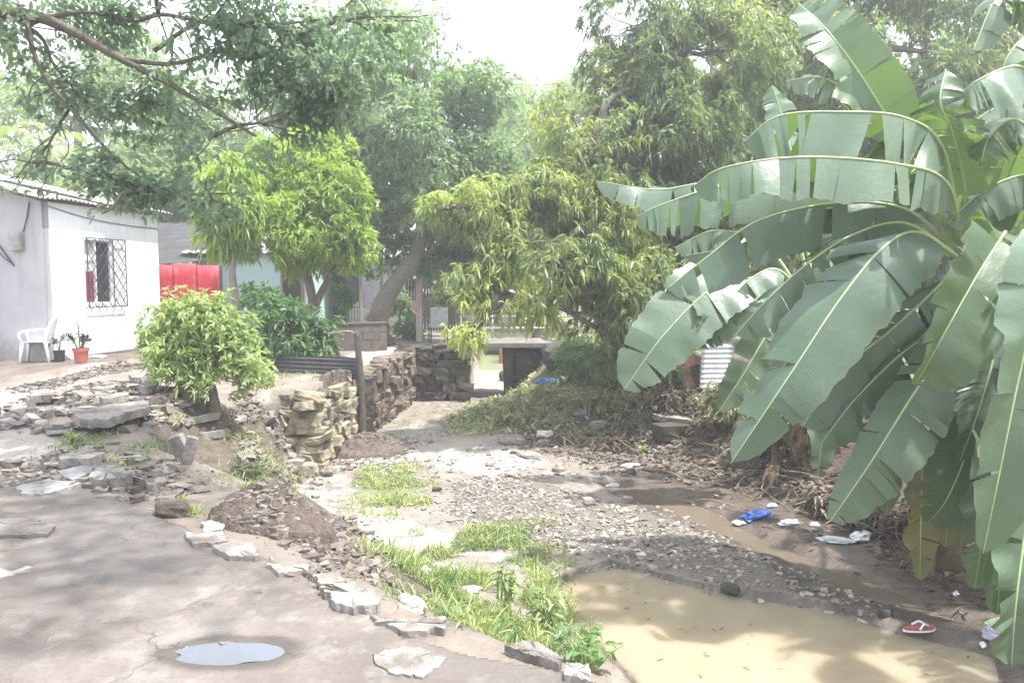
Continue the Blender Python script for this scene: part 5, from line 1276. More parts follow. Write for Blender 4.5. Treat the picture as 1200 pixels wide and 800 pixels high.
# ------------------------------------------------------------------ plastic chair
cpos = on_ground(44, 424)
pc = empty('plastic_chair', cpos, 'white plastic armchair standing against the house corner', 'chair', rz=R(108))
# local: faces +y ; seat .44 high
S = .95
def lt_(pts, r, name, mb=None):
    m = mb or MB(); m.tube(ctm(A(pts) * S, 12), A(r) * S if not np.isscalar(r) else r * S, 8); return m
mb = MB(); u = np.linspace(-1, 1, 9); V = []
for s in (0, 1):
    for j in range(9):
        for i in range(9):
            x, y = u[i] * .235, u[j] * .225 + .0
            z = .43 - .025 * (1 - u[i] ** 2) * (1 - .4 * u[j]) - .03 * max(0, u[j]) ** 4 - s * .02
            V.append((x * S, y * S, z * S))
gf = grid_faces(9, 9); F = [tuple(q) for q in gf] + [tuple(81 + k for k in q[::-1]) for q in gf]
for i in range(8):
    for a_ in (i, 72 + i): F.append((a_, a_ + 1, 82 + a_, 81 + a_))
    for a_ in (i * 9, i * 9 + 8): F.append((a_, a_ + 9, 90 + a_, 81 + a_))
mb.add(V, F); mb.build('seat', M['plastic_white'], pc, local=True, smooth=True)
mb = MB()
for x in (-.17, -.085, 0, .085, .17):
    mb.add(*(lambda P: (P, [(0, 1, 3, 2), (4, 6, 7, 5), (0, 4, 5, 1), (2, 3, 7, 6), (0, 2, 6, 4), (1, 5, 7, 3)]))(A([[(x + sx * .03) * S, (-.21 - .10 * k - .012 * sy) * S, (.42 + .40 * k) * S] for k in (0, 1) for sx in (-1, 1) for sy in (-1, 1)])))
mb.tube(ctm(A([[-.24, -.2, .42], [-.235, -.28, .7], [-.17, -.33, .84], [0, -.345, .87], [.17, -.33, .84], [.235, -.28, .7], [.24, -.2, .42]]) * S, 30), .026 * S, 8)
mb.build('backrest', M['plastic_white'], pc, local=True, smooth=False)
for sx in (-1, 1):
    mb = MB(); mb.tube(ctm(A([[sx * .24, -.27, .66], [sx * .27, -.05, .65], [sx * .28, .16, .62], [sx * .275, .23, .55], [sx * .25, .20, .43]]) * S, 20), .024 * S, 8); mb.build('armrest', M['plastic_white'], pc, local=True, smooth=True)
    for y, b_ in ((.19, .24), (-.2, -.27)):
        mb = MB(); mb.tube(A([[sx * .23, y, .43], [sx * .245, (y + b_) / 2, .22], [sx * .26, b_, 0]]) * S, A([.032, .026, .022]) * S, 8); mb.build('leg', M['plastic_white'], pc, local=True, smooth=True)

# potted plant
pp = on_ground(95, 425)
pt = empty('potted_plant', pp, 'dark leaved plant in a terracotta red pot by the white wall', 'potted plant')
mb = MB(); a = np.linspace(0, 2 * math.pi, 25)[:-1]
prof = [(.09, 0), (.10, .01), (.125, .22), (.14, .22), (.142, .27), (.125, .27), (.12, .23), (0.0, .23)]
Vv = A([[r * math.cos(t), r * math.sin(t), z] for r, z in prof for t in a]) + pp
mb.add(Vv, [(k * 24 + j, k * 24 + (j + 1) % 24, (k + 1) * 24 + (j + 1) % 24, (k + 1) * 24 + j) for k in range(len(prof) - 1) for j in range(24)] + [tuple(range(24))[::-1]])
mb.build('pot', M['pot_red'], pt, smooth=False)
rz_ = np.random.default_rng(4)
for tip in [(-.03, 0, .72), (.08, .03, .45), (.17, -.02, .46), (-.18, -.05, .46), (.03, .1, .5)]:
    s0_ = pp + A([tip[0] * .15, tip[1] * .15, .22]); e = pp + A(tip); p = ctm([s0_, (s0_ + e) / 2 + A([0, 0, .06]), e], 12)
    mb = MB(); mb.tube(p, np.linspace(.014, .006, 12), 6); st = mb.build('stalk', M['leaf_green'] if False else M['wood_dark'], pt)
    T = norm(np.gradient(p, axis=0)); S_ = norm(np.cross(T, A([0, 1.0, .2]))); P_ = np.vstack([p[4:], p[4:]]); D_ = np.vstack([S_[4:] + T[4:] * .6, -S_[4:] + T[4:] * .6])
    V, F, vv = leaf_geo(P_, D_, .085, .045, .1, rz_.random(len(P_)), rz_, LANCE, .3); mk('foliage', V, F, M['leaf_zz'], st, attrs={'v': vv})
# second plant with arching stems in a black bucket
bk = on_ground(70, 424)
bt = empty('potted_plant', bk, 'arching dark plant in a black bucket behind the plastic chair', 'potted plant')
mb = MB(); prof = [(.08, 0), (.10, .20), (.108, .20), (.108, .22), (.095, .22), (.09, .19), (0, .19)]
mb.add(A([[r * math.cos(t), r * math.sin(t), z] for r, z in prof for t in a]) + bk, [(k * 24 + j, k * 24 + (j + 1) % 24, (k + 1) * 24 + (j + 1) % 24, (k + 1) * 24 + j) for k in range(len(prof) - 1) for j in range(24)] + [tuple(range(24))[::-1]])
mb.build('bucket', M['black_plastic'], bt)
for pts in [[(0, 0, .19), (.06, 0, .42), (.2, 0, .50), (.30, -.02, .44)], [(0, 0, .19), (.02, 0, .40), (.10, .02, .48)], [(0, 0, .19), (-.05, 0, .38), (-.10, .02, .40)]]:
    p = ctm(A(pts) + bk, 12); mb = MB(); mb.tube(p, .007, 5); st = mb.build('stalk', M['wood_dark'], bt)
    T = norm(np.gradient(p, axis=0)); S_ = norm(np.cross(T, A([0, 1.0, .2]))); P_ = np.vstack([p[4:], p[4:]]); D_ = np.vstack([S_[4:] + T[4:] * .6, -S_[4:] + T[4:] * .6])
    V, F, vv = leaf_geo(P_, D_, .08, .04, .1, rz_.random(len(P_)), rz_, LANCE, .3); mk('foliage', V, F, M['leaf_zz'], st, attrs={'v': vv})

# crumpled bags and scraps
def crumple(name, label, cat, p, size, mat, seed, rz=0, group=None, rough=.45):
    bm = bmesh.new(); bmesh.ops.create_icosphere(bm, subdivisions=4, radius=1); V = A([v.co[:] for v in bm.verts]); F = A([[v.index for v in f.verts] for f in bm.faces]); bm.free()
    n = noise3(V * 1.7 + seed * 2.3) - .5; n2 = np.abs(noise3(V * 4.5 + seed) - .5)
    V = V * (1 + rough * 1.6 * n - rough * 1.2 * n2)[:, None] * A(size) / 2
    c, s = math.cos(rz), math.sin(rz); V = V @ A([[c, s, 0], [-s, c, 0], [0, 0, 1]]); V[:, 2] -= np.percentile(V[:, 2], 12)
    return tag(mk(name, V + p, F, M[mat], origin=p), label, cat, group)
GT = 'rubbish below the banana plants'
crumple('plastic_bag', 'crumpled white bag lying behind the red pot', 'bag', on_ground(83, 421), (.24, .2, .2), 'bag_white', 2)
crumple('white_scrap', 'flat white scrap on the terrace right of the red pot', 'scrap', on_ground(114, 419), (.3, .2, .07), 'bag_white', 3)
crumple('plastic_bag', 'long crumpled blue bag under the banana leaves', 'bag', on_ground(884, 608), (.42, .22, .14), 'bag_blue', 4, .4, GT)
crumple('plastic_scrap', 'bright white scrap right of the blue bag', 'scrap', on_ground(925, 614), (.26, .14, .06), 'bag_white', 5, .4, GT)
crumple('plastic_scrap', 'grey plastic sheet lying at the edge of the dark stream', 'scrap', on_ground(980, 636), (.34, .2, .08), 'bag_grey', 6, -.3, GT)
crumple('plastic_scrap', 'torn white scrap under the lowest pale leaf tip', 'scrap', on_ground(1010, 632), (.30, .18, .10), 'bag_white', 7, .3, GT)
crumple('plastic_scrap', 'small white scrap just above the blue bag', 'scrap', on_ground(905, 594), (.14, .1, .06), 'bag_white', 8, 0, GT)
crumple('plastic_scrap', 'pale scrap left of the blue bag at the water edge', 'scrap', on_ground(868, 614), (.2, .12, .06), 'bag_grey', 9, 0, GT)
crumple('plastic_scrap', 'thin white shred between the blue bag and grey sheet', 'scrap', on_ground(955, 616), (.14, .1, .05), 'bag_white', 10, 1, GT)
crumple('plastic_scrap', 'pale scrap on mud nearest the banana stem', 'scrap', on_ground(1120, 697), (.1, .06, .04), 'bag_white', 11, 1, GT)
crumple('plastic_bag', 'lilac plastic bag at the right end of the pond', 'bag', on_ground(1168, 750), (.16, .2, .14), 'bag_lilac', 12, 1, GT)
crumple('plastic_scrap', 'small white scrap among leaves beside the lilac bag', 'scrap', on_ground(1152, 757), (.10, .05, .04), 'bag_white', 13, 1, GT)
crumple('plastic_bag', 'blue and white bag on the weeds under the footbridge end', 'bag', on_ground(645, 450), (.7, .3, .16), 'bag_blue', 14, .1)
crumple('plastic_scrap', 'bluish plastic in the stream just past gravel', 'scrap', on_ground(718, 570), (.24, .14, .06), 'bag_grey', 15, .5)
crumple('plastic_bag', 'larger white bag caught in the bank grass', 'bag', on_ground(522, 672), (.26, .16, .12), 'bag_white', 16, .1)
crumple('plastic_bag', 'small white bag left of the larger one in the grass', 'bag', on_ground(497, 674), (.13, .11, .09), 'bag_white', 17, .8)
crumple('plastic_scrap', 'white sheet scrap half hidden in grass below the bags', 'scrap', on_ground(552, 692), (.2, .10, .05), 'bag_white', 18, .2)
crumple('rag', 'pale twisted rag on the bare mud slope', 'rag', on_ground(482, 712), (.10, .22, .06), 'rag', 19, .6)
crumple('plastic_scrap', 'grey and white wrapper on the sand beside the pond', 'scrap', on_ground(668, 698), (.13, .09, .05), 'bag_grey', 20, .3)
crumple('plastic_scrap', 'pale piece of litter on the debris slope below weeds', 'scrap', on_ground(742, 546), (.34, .14, .05), 'bag_white', 21, .2)
crumple('plastic_scrap', 'bluish shred in the channel below the dark abutment', 'scrap', on_ground(540, 456), (.24, .14, .08), 'bag_grey', 22, .2)
crumple('sack', 'dirty pinkish sack among the dry leaves', 'sack', on_ground(640, 512), (.35, .25, .16), 'rag', 23, .2)

# sandal
sp_ = on_ground(1077, 738)
sd_ = empty('sandal', sp_, 'dark red sandal with pale edge on the pond shore', 'sandal', rz=.15)
tt = np.linspace(0, 2 * math.pi, 25)[:-1]; ol = np.stack([.135 * np.cos(tt), .048 * np.sin(tt) * (1 + .25 * np.cos(tt)), np.full(24, .03)], 1)
mb = MB(); mb.prism(ol, .014); bevel(mb.build('insole', M['sandal_red'], sd_, local=True), .003)
o2 = ol * 1.05; o2[:, 2] = .0155; mb = MB(); mb.prism(o2, .014); mb.build('sole', M['bag_white'], sd_, local=True)
mb = MB(); mb.tube(ctm([(.08, 0, .03), (.02, .03, .06), (-.03, .05, .028)], 8), .008, 6); mb.tube(ctm([(.08, 0, .03), (.02, -.03, .06), (-.03, -.05, .028)], 8), .008, 6); mb.build('strap', M['bag_white'], sd_, local=True)

# old tyre and scrap tins
stone('dark mossy boulder heaped beneath the bridge slab', 622, 436, (1.1, .8, .75), 'stone_dark', 61, 'boulder', .3, .2)  # dark stone colour stands for the shade under the slab
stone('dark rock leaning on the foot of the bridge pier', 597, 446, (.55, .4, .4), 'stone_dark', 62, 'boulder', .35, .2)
stone('dark rock at the right end of the bridge slab', 662, 428, (1.0, .8, .7), 'stone_dark', 63, 'boulder', .35, .2)  # added dark, filling the shaded slope below the slab
sa = on_ground(836, 455)
m = MB(); q = W(822, 425, sa[1] + .1); V, F = corrugated(sa + A([-.25, 0, 0]), sa + A([.35, .1, 0]), (0.05, .12, .8), 9, .02, True); m.add(V, F)
tag(m.build('tin_sheet', M['tin_bright'], origin=sa, smooth=True), 'bright corrugated tin sheet propped up behind banana leaves', 'metal sheet')
sb_ = on_ground(808, 452)
mb = MB(); tlt = A([[math.cos(.3), 0, math.sin(.3)], [0, 1, 0], [-math.sin(.3), 0, math.cos(.3)]]); mb.box(sb_ + A([-.05, -.05, .36]), (.34, .03, .85), tlt, .01)
tag(mb.build('rusty_board', M['rust'], origin=sb_), 'rusty orange board leaning beside the bright tin sheet', 'board')
mb = MB(); mb.box(sb_ + A([.3, -.15, .2]), (.5, .04, .5), tlt, .01); tag(mb.build('dark_board', M['wood_dark'], origin=sb_ + A([.3, -.15, 0])), 'dark board leaning in front of the rusty orange one', 'board')

# overhead cable
mb = MB(); pa, pbb = W(300, 40, 30), W(900, -35, 26); t = np.linspace(0, 1, 24)[:, None]; pl = pa * (1 - t) + pbb * t; pl[:, 2] -= .35 * np.sin(math.pi * t[:, 0])
mb.tube(pl, .012, 5); tag(mb.build('overhead_cable', M['black_plastic'], origin=pa), 'thin overhead cable crossing the open sky', 'cable')

# ------------------------------------------------------------------ banana plants
def banana_leaf(parent, pts, w, dA, dB, seed, b0=.12, splits=5, mat='banana', sag=.25, ripple=.03, wB=None, tone=0.0):
    rng = np.random.default_rng(seed); splits = int(splits * 1.7) + 2
    rib = ctm(A(pts), 61); s = np.linspace(0, 1, 61)
    T = norm(np.gradient(rib, axis=0)); Vs, Fs, vs, vq, n0 = [], [], [], [], 0
    QN = 7
    for h, (dv, ww) in enumerate(((dA, w), (dB, wB or w))):
        if dv is None: continue
        cuts = np.sort(rng.uniform(.12, .95, splits)); cuts = np.concatenate([[0], cuts, [1.0]])
        for ci in range(len(cuts) - 1):
            a, b = cuts[ci], cuts[ci + 1]
            if b - a < .025: continue
            m = max(4, int((b - a) * 46)); u = np.linspace(a, b, m)
            tilt = rng.normal(0, .13); lift = rng.normal(0, .25); gapw = rng.uniform(.0, .13) if rng.random() < .5 else .01
            for j, uu in enumerate(u):
                ss = b0 + (1 - b0) * uu
                P = A([np.interp(ss, s, rib[:, k]) for k in range(3)]); t = norm(A([np.interp(ss, s, T[:, k]) for k in range(3)]))
                d = A(dv, ); d = d - t * (d @ t); d = norm(d)
                nn = np.cross(t, d)
                if nn[2] < 0: nn = -nn
                prof = (1 - (1 - min(uu / .2, 1)) ** 2) ** .5 * max(0, 1 - uu ** 3.6) ** .62
                lo = j / (m - 1)
                for q in np.linspace(0, 1, QN):
                    x = q * ww * prof * (1 + .02 * math.sin(40 * uu + seed) + .035 * q * math.sin(97 * uu + 3 * seed))
                    dd = norm(d + A([0, 0, -1.0]) * sag * q + nn * lift * .5)
                    rp = ripple * q * (math.sin(uu * 17 + seed + h) + .6 * math.sin(uu * 39 + seed * 2)) * prof
                    Vs.append(P + dd * x + t * (x * (.18 + tilt * .5) - (lo - .5) * gapw * q * ww * (ci > 0) * 1.2) + nn * rp)
                    vs.append(uu * len(pts) * .25); vq.append(q)
            idx = n0 + np.arange(m * QN).reshape(m, QN); n0 += m * QN
            Fs.append(np.stack([idx[:-1, :-1], idx[1:, :-1], idx[1:, 1:], idx[:-1, 1:]], -1).reshape(-1, 4))
    lf = mk('leaf', A(Vs), [np.concatenate(Fs)], M[mat], parent, attrs={'vs': vs, 'vq': vq, 'v': np.full(len(vs), np.clip(tone + .3 * rng.random(), 0, 1))}, smooth=True)
    mb = MB(); L = np.linalg.norm(np.diff(rib, axis=0), axis=1).sum(); mb.tube(rib, np.interp(np.linspace(0, 1, 61), [0, b0, min(b0 + .1, .9), 1], [.026, .020, .012, .003]), 7); mb.build('midrib', M['rib'], lf, smooth=True)
    return lf

def banana_plant(label, base, top, r, leaves, seed, skirt=5, group='banana plants on the right bank'):
    root = empty('banana_plant', base, label, 'banana plant', group); rng = np.random.default_rng(seed)
    mb = MB(); p = ctm([A(base) - A([0, 0, .1]), (A(base) + A(top)) / 2 + A([.04, 0, 0]), A(top)], 18); mb.tube(p, np.linspace(r, r * .62, 18) * (1 + .03 * rng.normal(size=18)), 14)
    mb.build('pseudostem', M['pseudostem'], root, smooth=True)
    for i, lv in enumerate(leaves): banana_leaf(root, seed=seed * 50 + i, **lv)
    for i in range(skirt):   # dead leaves hanging down the stem
        a = rng.uniform(0, 6.28); o = A([math.cos(a), math.sin(a), 0]); h = rng.uniform(.3, .92); t0_ = p[int(h * 17)]
        pts = [t0_, t0_ + o * .22 + A([0, 0, .02]), t0_ + o * .32 + A([0, 0, -.35]), t0_ + o * rng.uniform(.2, .34) + A([0, 0, -min(rng.uniform(.6, 1.0), t0_[2] - base[2])])]
        rib = ctm(pts, 20); S_ = norm(np.cross(o, A([0, 0, 1.0]))); V = []
        for k in range(20):
            wd = .10 * math.sin(math.pi * min(1, .08 + k / 20)) ; V += [rib[k] - S_ * wd + o * .05 * math.sin(k), rib[k] - S_ * wd * .5 - o * .04, rib[k] + o * .02, rib[k] + S_ * wd * .5 - o * .04, rib[k] + S_ * wd + o * .05 * math.cos(k * 1.3)]
        F = [(k * 5 + j, k * 5 + j + 1, k * 5 + j + 6, k * 5 + j + 5) for k in range(19) for j in range(4)]
        mk('dead_leaf', A(V), A(F), M['dead_leaf'], root)
    return root

DN = (0, -.35, -.94)
def PX(*p): return [W(*q) for q in p]
bA = on_ground(1108, 662); TA = W(1128, 300, 6.9)
stA = (1125, 285, 6.9)
LA = [
 dict(pts=PX(stA, (1062, 175, 6.7), (1003, 80, 6.6), (962, 28, 6.7), (937, 6, 6.9)), w=.28, dA=(.75, -.35, .45), dB=(-.55, -.5, -.7), splits=3, b0=.22, sag=.1, tone=.2),
 dict(pts=PX((1130, 285, 7.0), (1100, 190, 7.1), (1072, 118, 7.2), (1035, 62, 7.3), (1003, 22, 7.4)), w=.30, dA=(-.85, -.1, -.35), dB=(.3, .9, -.2), splits=5, b0=.25),
 dict(pts=PX(stA, (1062, 190, 6.7), (1015, 125, 6.6), (965, 92, 6.6), (920, 95, 6.7)), w=.24, dA=(.1, -.5, -.85), dB=(.5, .7, .3), splits=4, b0=.4, tone=.4),
 dict(pts=PX(stA, (1105, 175, 6.4), (1060, 138, 6.3), (985, 131, 6.2), (912, 136, 6.2), (872, 166, 6.3)), w=.64, dA=(0, -.4, -.92), dB=(0, .75, -.55), splits=8, b0=.18, tone=.15),
 dict(pts=PX(stA, (1110, 215, 6.2), (1050, 192, 6.0), (940, 184, 5.9), (850, 196, 5.95), (812, 218, 6.1)), w=.36, dA=(0, -.4, -.92), dB=(0, .8, -.5), splits=9, b0=.14),
 dict(pts=PX(stA, (1060, 228, 6.9), (960, 212, 7.0), (850, 218, 7.1), (780, 238, 7.2), (745, 254, 7.3)), w=.42, dA=(0, -.35, -.93), dB=(0, .8, -.5), splits=6, b0=.14),
 dict(pts=PX((1115, 290, 6.9), (1060, 245, 6.8), (980, 238, 6.8), (890, 258, 6.8), (830, 300, 6.8), (782, 338, 6.8)), w=.42, dA=(.25, -.35, -.9), dB=(-.1, .85, -.4), splits=8, b0=.14),
 dict(pts=PX((1115, 295, 6.8), (1060, 262, 6.6), (1000, 275, 6.5), (945, 310, 6.5), (895, 355, 6.5), (862, 392, 6.5)), w=.36, dA=(.35, -.3, -.9), dB=(-.3, .9, -.2), splits=8, b0=.14),
 dict(pts=PX((1120, 300, 6.7), (1075, 272, 6.3), (1035, 290, 6.0), (985, 350, 5.8), (925, 440, 5.7), (856, 543, 5.75)), w=.40, dA=(.80, -.15, -.5), dB=(-.40, .85, .15), splits=3, b0=.12, ripple=.02, sag=.12),
 dict(pts=PX((1125, 305, 6.9), (1095, 340, 6.7), (1040, 390, 6.6), (985, 436, 6.6), (940, 500, 6.6)), w=.5, dA=(.6, -.2, -.75), dB=(-.3, .85, .1), splits=4, b0=.12, sag=.15),
 dict(pts=PX((1160, 300, 6.4), (1178, 272, 5.9), (1148, 318, 5.6), (1118, 370, 5.5), (1090, 420, 5.5), (1072, 452, 5.55)), w=.38, dA=(.86, -.2, -.45), dB=(-.75, -.45, -.1), wB=.30, splits=4, b0=.12, ripple=.018, sag=.12, tone=.3),
 dict(pts=PX((1140, 330, 6.7), (1110, 400, 6.3), (1065, 470, 6.1), (1018, 545, 6.0), (972, 612, 6.05)), w=.36, dA=(.82, -.2, -.5), dB=(-.5, .8, .2), wB=.22, splits=3, b0=.1, sag=.1, ripple=.02),
 dict(pts=PX((1150, 340, 6.7), (1160, 430, 6.3), (1140, 510, 6.2), (1112, 580, 6.2), (1088, 612, 6.25)), w=.34, dA=(.85, -.2, -.2), dB=(-.8, -.1, -.1), splits=2, b0=.15, sag=.1),
 dict(pts=PX((1135, 340, 6.8), (1125, 430, 6.5), (1118, 540, 6.4), (1108, 640, 6.4)), w=.24, dA=(.85, -.3, -.1), dB=(-.8, -.3, -.1), splits=3, b0=.3, sag=.05, mat='banana_old'),
 dict(pts=PX((1150, 340, 6.7), (1165, 450, 6.3), (1158, 580, 6.1), (1142, 690, 6.1)), w=.27, dA=(.85, -.3, 0), dB=(-.8, -.3, 0), splits=4, b0=.3, sag=.05),
 dict(pts=PX((1105, 340, 6.9), (1050, 430, 6.9), (1030, 520, 6.9), (1040, 600, 6.9)), w=.22, dA=(.85, -.3, 0), dB=(-.8, -.3, 0), splits=4, b0=.3, sag=.05),
 dict(pts=PX((1105, 300, 6.9), (1080, 300, 7.0), (1010, 330, 7.2), (940, 390, 7.4), (900, 470, 7.5)), w=.4, dA=(.5, -.2, -.8), dB=(-.4, .8, 0), splits=6, b0=.15),
 dict(pts=PX((1135, 300, 7.0), (1132, 230, 6.7), (1118, 160, 6.4), (1102, 120, 6.3), (1108, 82, 6.4)), w=.32, dA=(.85, -.3, -.4), dB=(-.3, .8, .1), splits=9, b0=.25, ripple=.05, tone=.3),
 dict(pts=PX((1100, 330, 6.9), (1085, 440, 6.8), (1080, 560, 6.7), (1078, 680, 6.7)), w=.18, dA=(.85, -.3, 0), dB=(-.8, -.4, 0), splits=3, b0=.55, mat='banana_old', sag=0),
 dict(pts=PX((1110, 300, 6.8), (1080, 285, 6.6), (1030, 300, 6.6), (975, 350, 6.7), (930, 410, 6.8), (905, 455, 6.9)), w=.28, dA=(.5, -.3, -.8), dB=(-.4, .9, -.1), splits=7, b0=.14),
 dict(pts=PX((1130, 330, 6.8), (1100, 380, 6.6), (1050, 420, 6.5), (1000, 470, 6.5), (962, 520, 6.5)), w=.34, dA=(.7, -.2, -.6), dB=(-.4, .8, .1), splits=6, b0=.12),
 dict(pts=PX((1120, 290, 7.0), (1075, 232, 7.2), (1010, 215, 7.3), (930, 240, 7.4), (870, 285, 7.5), (800, 300, 7.6)), w=.32, dA=(.1, -.35, -.9), dB=(0, .8, -.4), splits=7, b0=.14),
 dict(pts=PX((1150, 330, 6.6), (1165, 400, 6.2), (1150, 470, 6.1), (1125, 540, 6.1)), w=.26, dA=(.85, -.2, -.3), dB=(-.8, -.2, -.1), splits=4, b0=.15),
 dict(pts=PX((1130, 300, 7.2), (1150, 210, 7.6), (1120, 160, 8.0), (1060, 175, 8.4), (1020, 220, 8.6)), w=.36, dA=(0, -.4, -.9), dB=(0, .8, -.4), splits=6, b0=.2)]
banana_plant('central banana plant whose long leaves arch over the stream', bA, TA, .16, LA, 1, 16)
bB = on_ground(952, 545); TB = W(955, 372, bB[1])
yB = bB[1]
LB = [
 dict(pts=PX((955, 372, yB), (900, 330, yB - .2), (840, 335, yB - .5), (780, 390, yB - .8), (730, 458, yB - .9)), w=.46, dA=(.75, -.25, -.55), dB=(-.75, .1, .25), splits=2, b0=.3, ripple=.02, sag=.05),
 dict(pts=PX((955, 372, yB), (915, 318, yB - .3), (878, 328, yB - .5), (840, 370, yB - .6), (812, 402, yB - .6)), w=.40, dA=(.7, -.35, -.6), dB=(-.6, -.1, -.6), splits=4, b0=.25, sag=.1),
 dict(pts=PX((955, 375, yB), (930, 350, yB - .3), (900, 390, yB - .5), (870, 440, yB - .6), (842, 482, yB - .6)), w=.26, dA=(.8, -.2, -.3), dB=(-.8, 0, 0), splits=2, b0=.25, sag=.05),
 dict(pts=PX((955, 370, yB), (925, 260, yB), (850, 215, yB), (770, 222, yB), (698, 212, yB)), w=.36, dA=(0, -.4, -.9), dB=(0, .7, .2), splits=5, b0=.4),
 dict(pts=PX((955, 370, yB), (940, 240, yB + .2), (920, 150, yB + .3), (905, 100, yB + .3)), w=.32, dA=(-.8, -.2, -.2), dB=(.6, .5, 0), splits=4, b0=.45),
 dict(pts=PX((958, 372, yB), (985, 280, yB), (1030, 240, yB + .2), (1070, 260, yB + .3)), w=.34, dA=(0, -.5, -.8), dB=(0, .8, -.3), splits=4, b0=.3),
 dict(pts=PX((955, 372, yB), (975, 400, yB - .4), (968, 470, yB - .6), (958, 560, yB - .65)), w=.24, dA=(.8, -.3, 0), dB=(-.8, -.3, 0), splits=3, b0=.35, sag=0),
 dict(pts=PX((955, 372, yB), (900, 290, yB + .3), (840, 270, yB + .5), (790, 290, yB + .6)), w=.34, dA=(0, -.5, -.8), dB=(0, .8, -.2), splits=5, b0=.35)]
banana_plant('smaller banana plant set back at the left of the clump', bB, TB, .14, LB, 2, 14)
bC = A([4.95, 6.5, ground_z(4.95, 6.5)]); TC = A([4.85, 6.4, 2.6])
tc = tuple(TC)
def PC(*p): return [A(tc)] + [W(*q) for q in p]
LC = [
 dict(pts=PC((1230, 110, 6.0), (1195, 78, 5.8), (1150, 92, 5.7), (1128, 108, 5.75)), w=.34, dA=(0, -.45, -.9), dB=(0, .8, -.3), splits=4, b0=.25),
 dict(pts=PC((1215, 80, 6.4), (1195, 20, 6.5), (1168, 0, 6.5), (1140, 60, 6.4)), w=.30, dA=(.3, -.6, -.6), dB=(.6, .6, 0), splits=4, b0=.3, tone=.3),
 dict(pts=PC((1240, 260, 5.3), (1215, 350, 5.0), (1192, 450, 4.95), (1172, 550, 4.95), (1152, 648, 5.0)), w=.36, dA=(.88, -.2, -.2), dB=(-.85, -.25, -.1), wB=.26, splits=2, b0=.2, ripple=.015, sag=.05, tone=.2),
 dict(pts=PC((1230, 170, 6.2), (1190, 140, 6.2), (1160, 160, 6.2), (1150, 190, 6.2)), w=.26, dA=(0, -.4, -.8), dB=(.2, .8, .3), splits=4, b0=.3, tone=.6),
 dict(pts=PC((1250, 230, 6), (1215, 280, 5.6), (1195, 330, 5.5), (1175, 380, 5.5)), w=.22, dA=(.8, -.3, -.2), dB=(-.5, -.5, .3), splits=3, b0=.3, tone=.7),
 dict(pts=PC((1210, 360, 6.2), (1190, 500, 5.9), (1175, 600, 5.8), (1165, 700, 5.8)), w=.26, dA=(.85, -.3, 0), dB=(-.8, -.3, 0), splits=3, b0=.45, mat='banana', sag=0),
 dict(pts=PC((1225, 420, 5.8), (1210, 560, 5.4), (1192, 690, 5.2), (1185, 780, 5.2)), w=.28, dA=(.85, -.3, 0), dB=(-.8, -.3, 0), splits=3, b0=.5, sag=0),
 dict(pts=PC((1240, 215, 6.6), (1200, 205, 6.6), (1150, 225, 6.6), (1110, 262, 6.6)), w=.32, dA=(0, -.45, -.88), dB=(0, .8, -.3), splits=6, b0=.25),
 dict(pts=PC((1260, 150, 7.4), (1220, 120, 7.5), (1160, 130, 7.6), (1110, 175, 7.6)), w=.36, dA=(0, -.45, -.88), dB=(0, .8, -.3), splits=6, b0=.25),
 dict(pts=PC((1265, 240, 6.6), (1230, 300, 6.4), (1200, 380, 6.3), (1180, 470, 6.3)), w=.34, dA=(.8, -.3, -.2), dB=(-.8, -.2, -.1), splits=5, b0=.25),
 dict(pts=PC((1180, 250, 6.9), (1140, 215, 7.0), (1090, 212, 7.0), (1050, 235, 7.0)), w=.3, dA=(0, -.4, -.9), dB=(0, .8, -.4), splits=5, b0=.2),
 dict(pts=PC((1235, 380, 6.0), (1205, 480, 5.7), (1180, 600, 5.5), (1168, 720, 5.5)), w=.30, dA=(.85, -.3, 0), dB=(-.8, -.35, 0), splits=4, b0=.35, sag=.05),
 dict(pts=PC((1250, 20, 6.2), (1220, 30, 6.1), (1185, 60, 6.0), (1165, 110, 6.0)), w=.28, dA=(-.3, -.5, -.8), dB=(.6, .6, -.2), splits=5, b0=.25, tone=.4),
 dict(pts=PC((1260, 60, 6.5), (1240, -40, 6.5), (1210, -80, 6.4), (1185, 30, 6.3)), w=.3, dA=(-.5, -.5, -.5), dB=(.6, .6, 0), splits=4, b0=.3)]
for (ax_, ay_, hz_) in [(1.0, .2, .5), (.7, .8, .9), (.9, -.6, .1), (.1, -.9, .3), (.2, 1.0, .6)]:
    d_ = A([ax_, ay_, 0]); LC.append(dict(pts=[TC, TC + d_ * .5 + A([0, 0, .35 + hz_ * .4]), TC + d_ * 1.2 + A([0, 0, .4 + hz_ * .3]), TC + d_ * 1.9 + A([0, 0, -.2 + hz_ * .2]), TC + d_ * 2.2 + A([0, 0, -.9 + hz_ * .3])], w=.32, dA=(-ay_, ax_, -.7), dB=(ay_, -ax_, -.7), splits=5, b0=.2))
banana_plant('banana plant cut off by the right edge of the view', bC, TC, .16, LC, 3, 10)
# young suckers between the stems
bD = on_ground(905, 560)
banana_plant('short young banana sucker in front of the smaller plant', bD, bD + A([.02, 0, .55]), .06,
             [dict(pts=[bD + A([.02, 0, .55]), bD + A([.1, -.1, .95]), bD + A([.3, -.2, 1.1]), bD + A([.5, -.3, .95])], w=.13, dA=(0, -.6, -.6), dB=(0, .8, .1), splits=2, b0=.2),
              dict(pts=[bD + A([.02, 0, .55]), bD + A([-.1, -.05, .9]), bD + A([-.25, -.1, 1.0]), bD + A([-.42, -.15, .85])], w=.12, dA=(0, -.6, -.6), dB=(0, .8, .1), splits=2, b0=.2)], 4, 2)

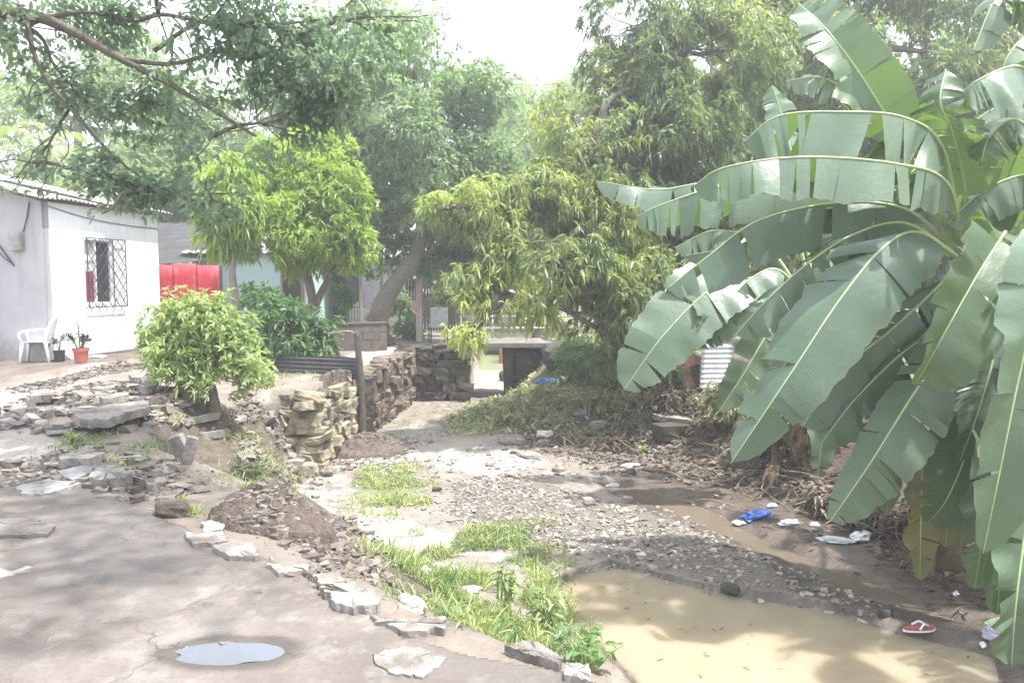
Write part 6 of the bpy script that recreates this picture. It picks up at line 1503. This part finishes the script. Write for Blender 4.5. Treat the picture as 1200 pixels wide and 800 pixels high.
# ------------------------------------------------------------------ light, sky, camera
HAZE = .0047
SUN_AZ, SUN_EL = R(108), R(70)      # azimuth measured from +Y towards +X
sun_dir = Vector((math.sin(SUN_AZ) * math.cos(SUN_EL), math.cos(SUN_AZ) * math.cos(SUN_EL), math.sin(SUN_EL)))
ld = bpy.data.lights.new('sun', 'SUN'); ld.energy = 4.6; ld.angle = R(1.2); ld.color = (1, .985, .95)
lo = bpy.data.objects.new('sun', ld); COL.objects.link(lo); lo.rotation_euler = sun_dir.to_track_quat('Z', 'Y').to_euler()
w = bpy.data.worlds.new('World'); sc.world = w; w.use_nodes = True
nt = w.node_tree; bg = nt.nodes['Background']
sky = nt.nodes.new('ShaderNodeTexSky'); sky.sky_type = 'NISHITA'; sky.sun_disc = False
sky.sun_elevation = SUN_EL; sky.sun_rotation = SUN_AZ; sky.dust_density = 5; sky.air_density = 1.0; sky.ozone_density = .6
# thin bright cloud veil over the blue
tc_ = nt.nodes.new('ShaderNodeTexCoord'); nz = nt.nodes.new('ShaderNodeTexNoise'); nz.inputs['Scale'].default_value = 2.2; nz.inputs['Detail'].default_value = 6
nt.links.new(tc_.outputs['Generated'], nz.inputs['Vector'])
rp = nt.nodes.new('ShaderNodeValToRGB'); rp.color_ramp.elements[0].position = .30; rp.color_ramp.elements[0].color = (.55, .55, .55, 1); rp.color_ramp.elements[1].position = .62; rp.color_ramp.elements[1].color = (1, 1, 1, 1)
nt.links.new(nz.outputs[0], rp.inputs[0])
mx = nt.nodes.new('ShaderNodeMix'); mx.data_type = 'RGBA'; mx.inputs[7].default_value = (7.0, 7.7, 8.9, 1)
nt.links.new(rp.outputs[0], mx.inputs[0]); nt.links.new(sky.outputs[0], mx.inputs[6]); nt.links.new(mx.outputs[2], bg.inputs[0])
bg.inputs[1].default_value = .12
hm, hnt, hout = newmat('haze')
pv = hnt.nodes.new('ShaderNodeVolumePrincipled'); pv.inputs['Color'].default_value = (.93, .95, 1, 1); pv.inputs['Density'].default_value = HAZE; pv.inputs['Anisotropy'].default_value = .45
hnt.links.new(pv.outputs[0], hout.inputs['Volume'])
mb = MB(); mb.box(A([0, 30, 24.0]), (240, 240, 54)); hz = mb.build('haze', hm); tag(hz, 'pale sunlit air veiling the far trees', 'haze', kind='stuff')
sc.cycles.volume_bounces = 1; sc.cycles.volume_step_rate = 4
cd = bpy.data.cameras.new('camera'); cd.sensor_width = 36; cd.lens = 27; cd.clip_end = 2000; cd.clip_start = .05
cam = bpy.data.objects.new('camera', cd); COL.objects.link(cam); cam.location = (0, 0, CAMZ); cam.rotation_euler = (math.pi / 2 - PITCH, 0, 0)
sc.camera = cam
sc.view_settings.view_transform = 'Standard'; sc.view_settings.look = 'None'; sc.view_settings.exposure = 1.5; sc.view_settings.gamma = 1.0
sc.cycles.use_denoising = True
sc.cycles.max_bounces = 8; sc.cycles.diffuse_bounces = 4; sc.cycles.transmission_bounces = 4; sc.cycles.glossy_bounces = 3
sc.cycles.sample_clamp_indirect = 8
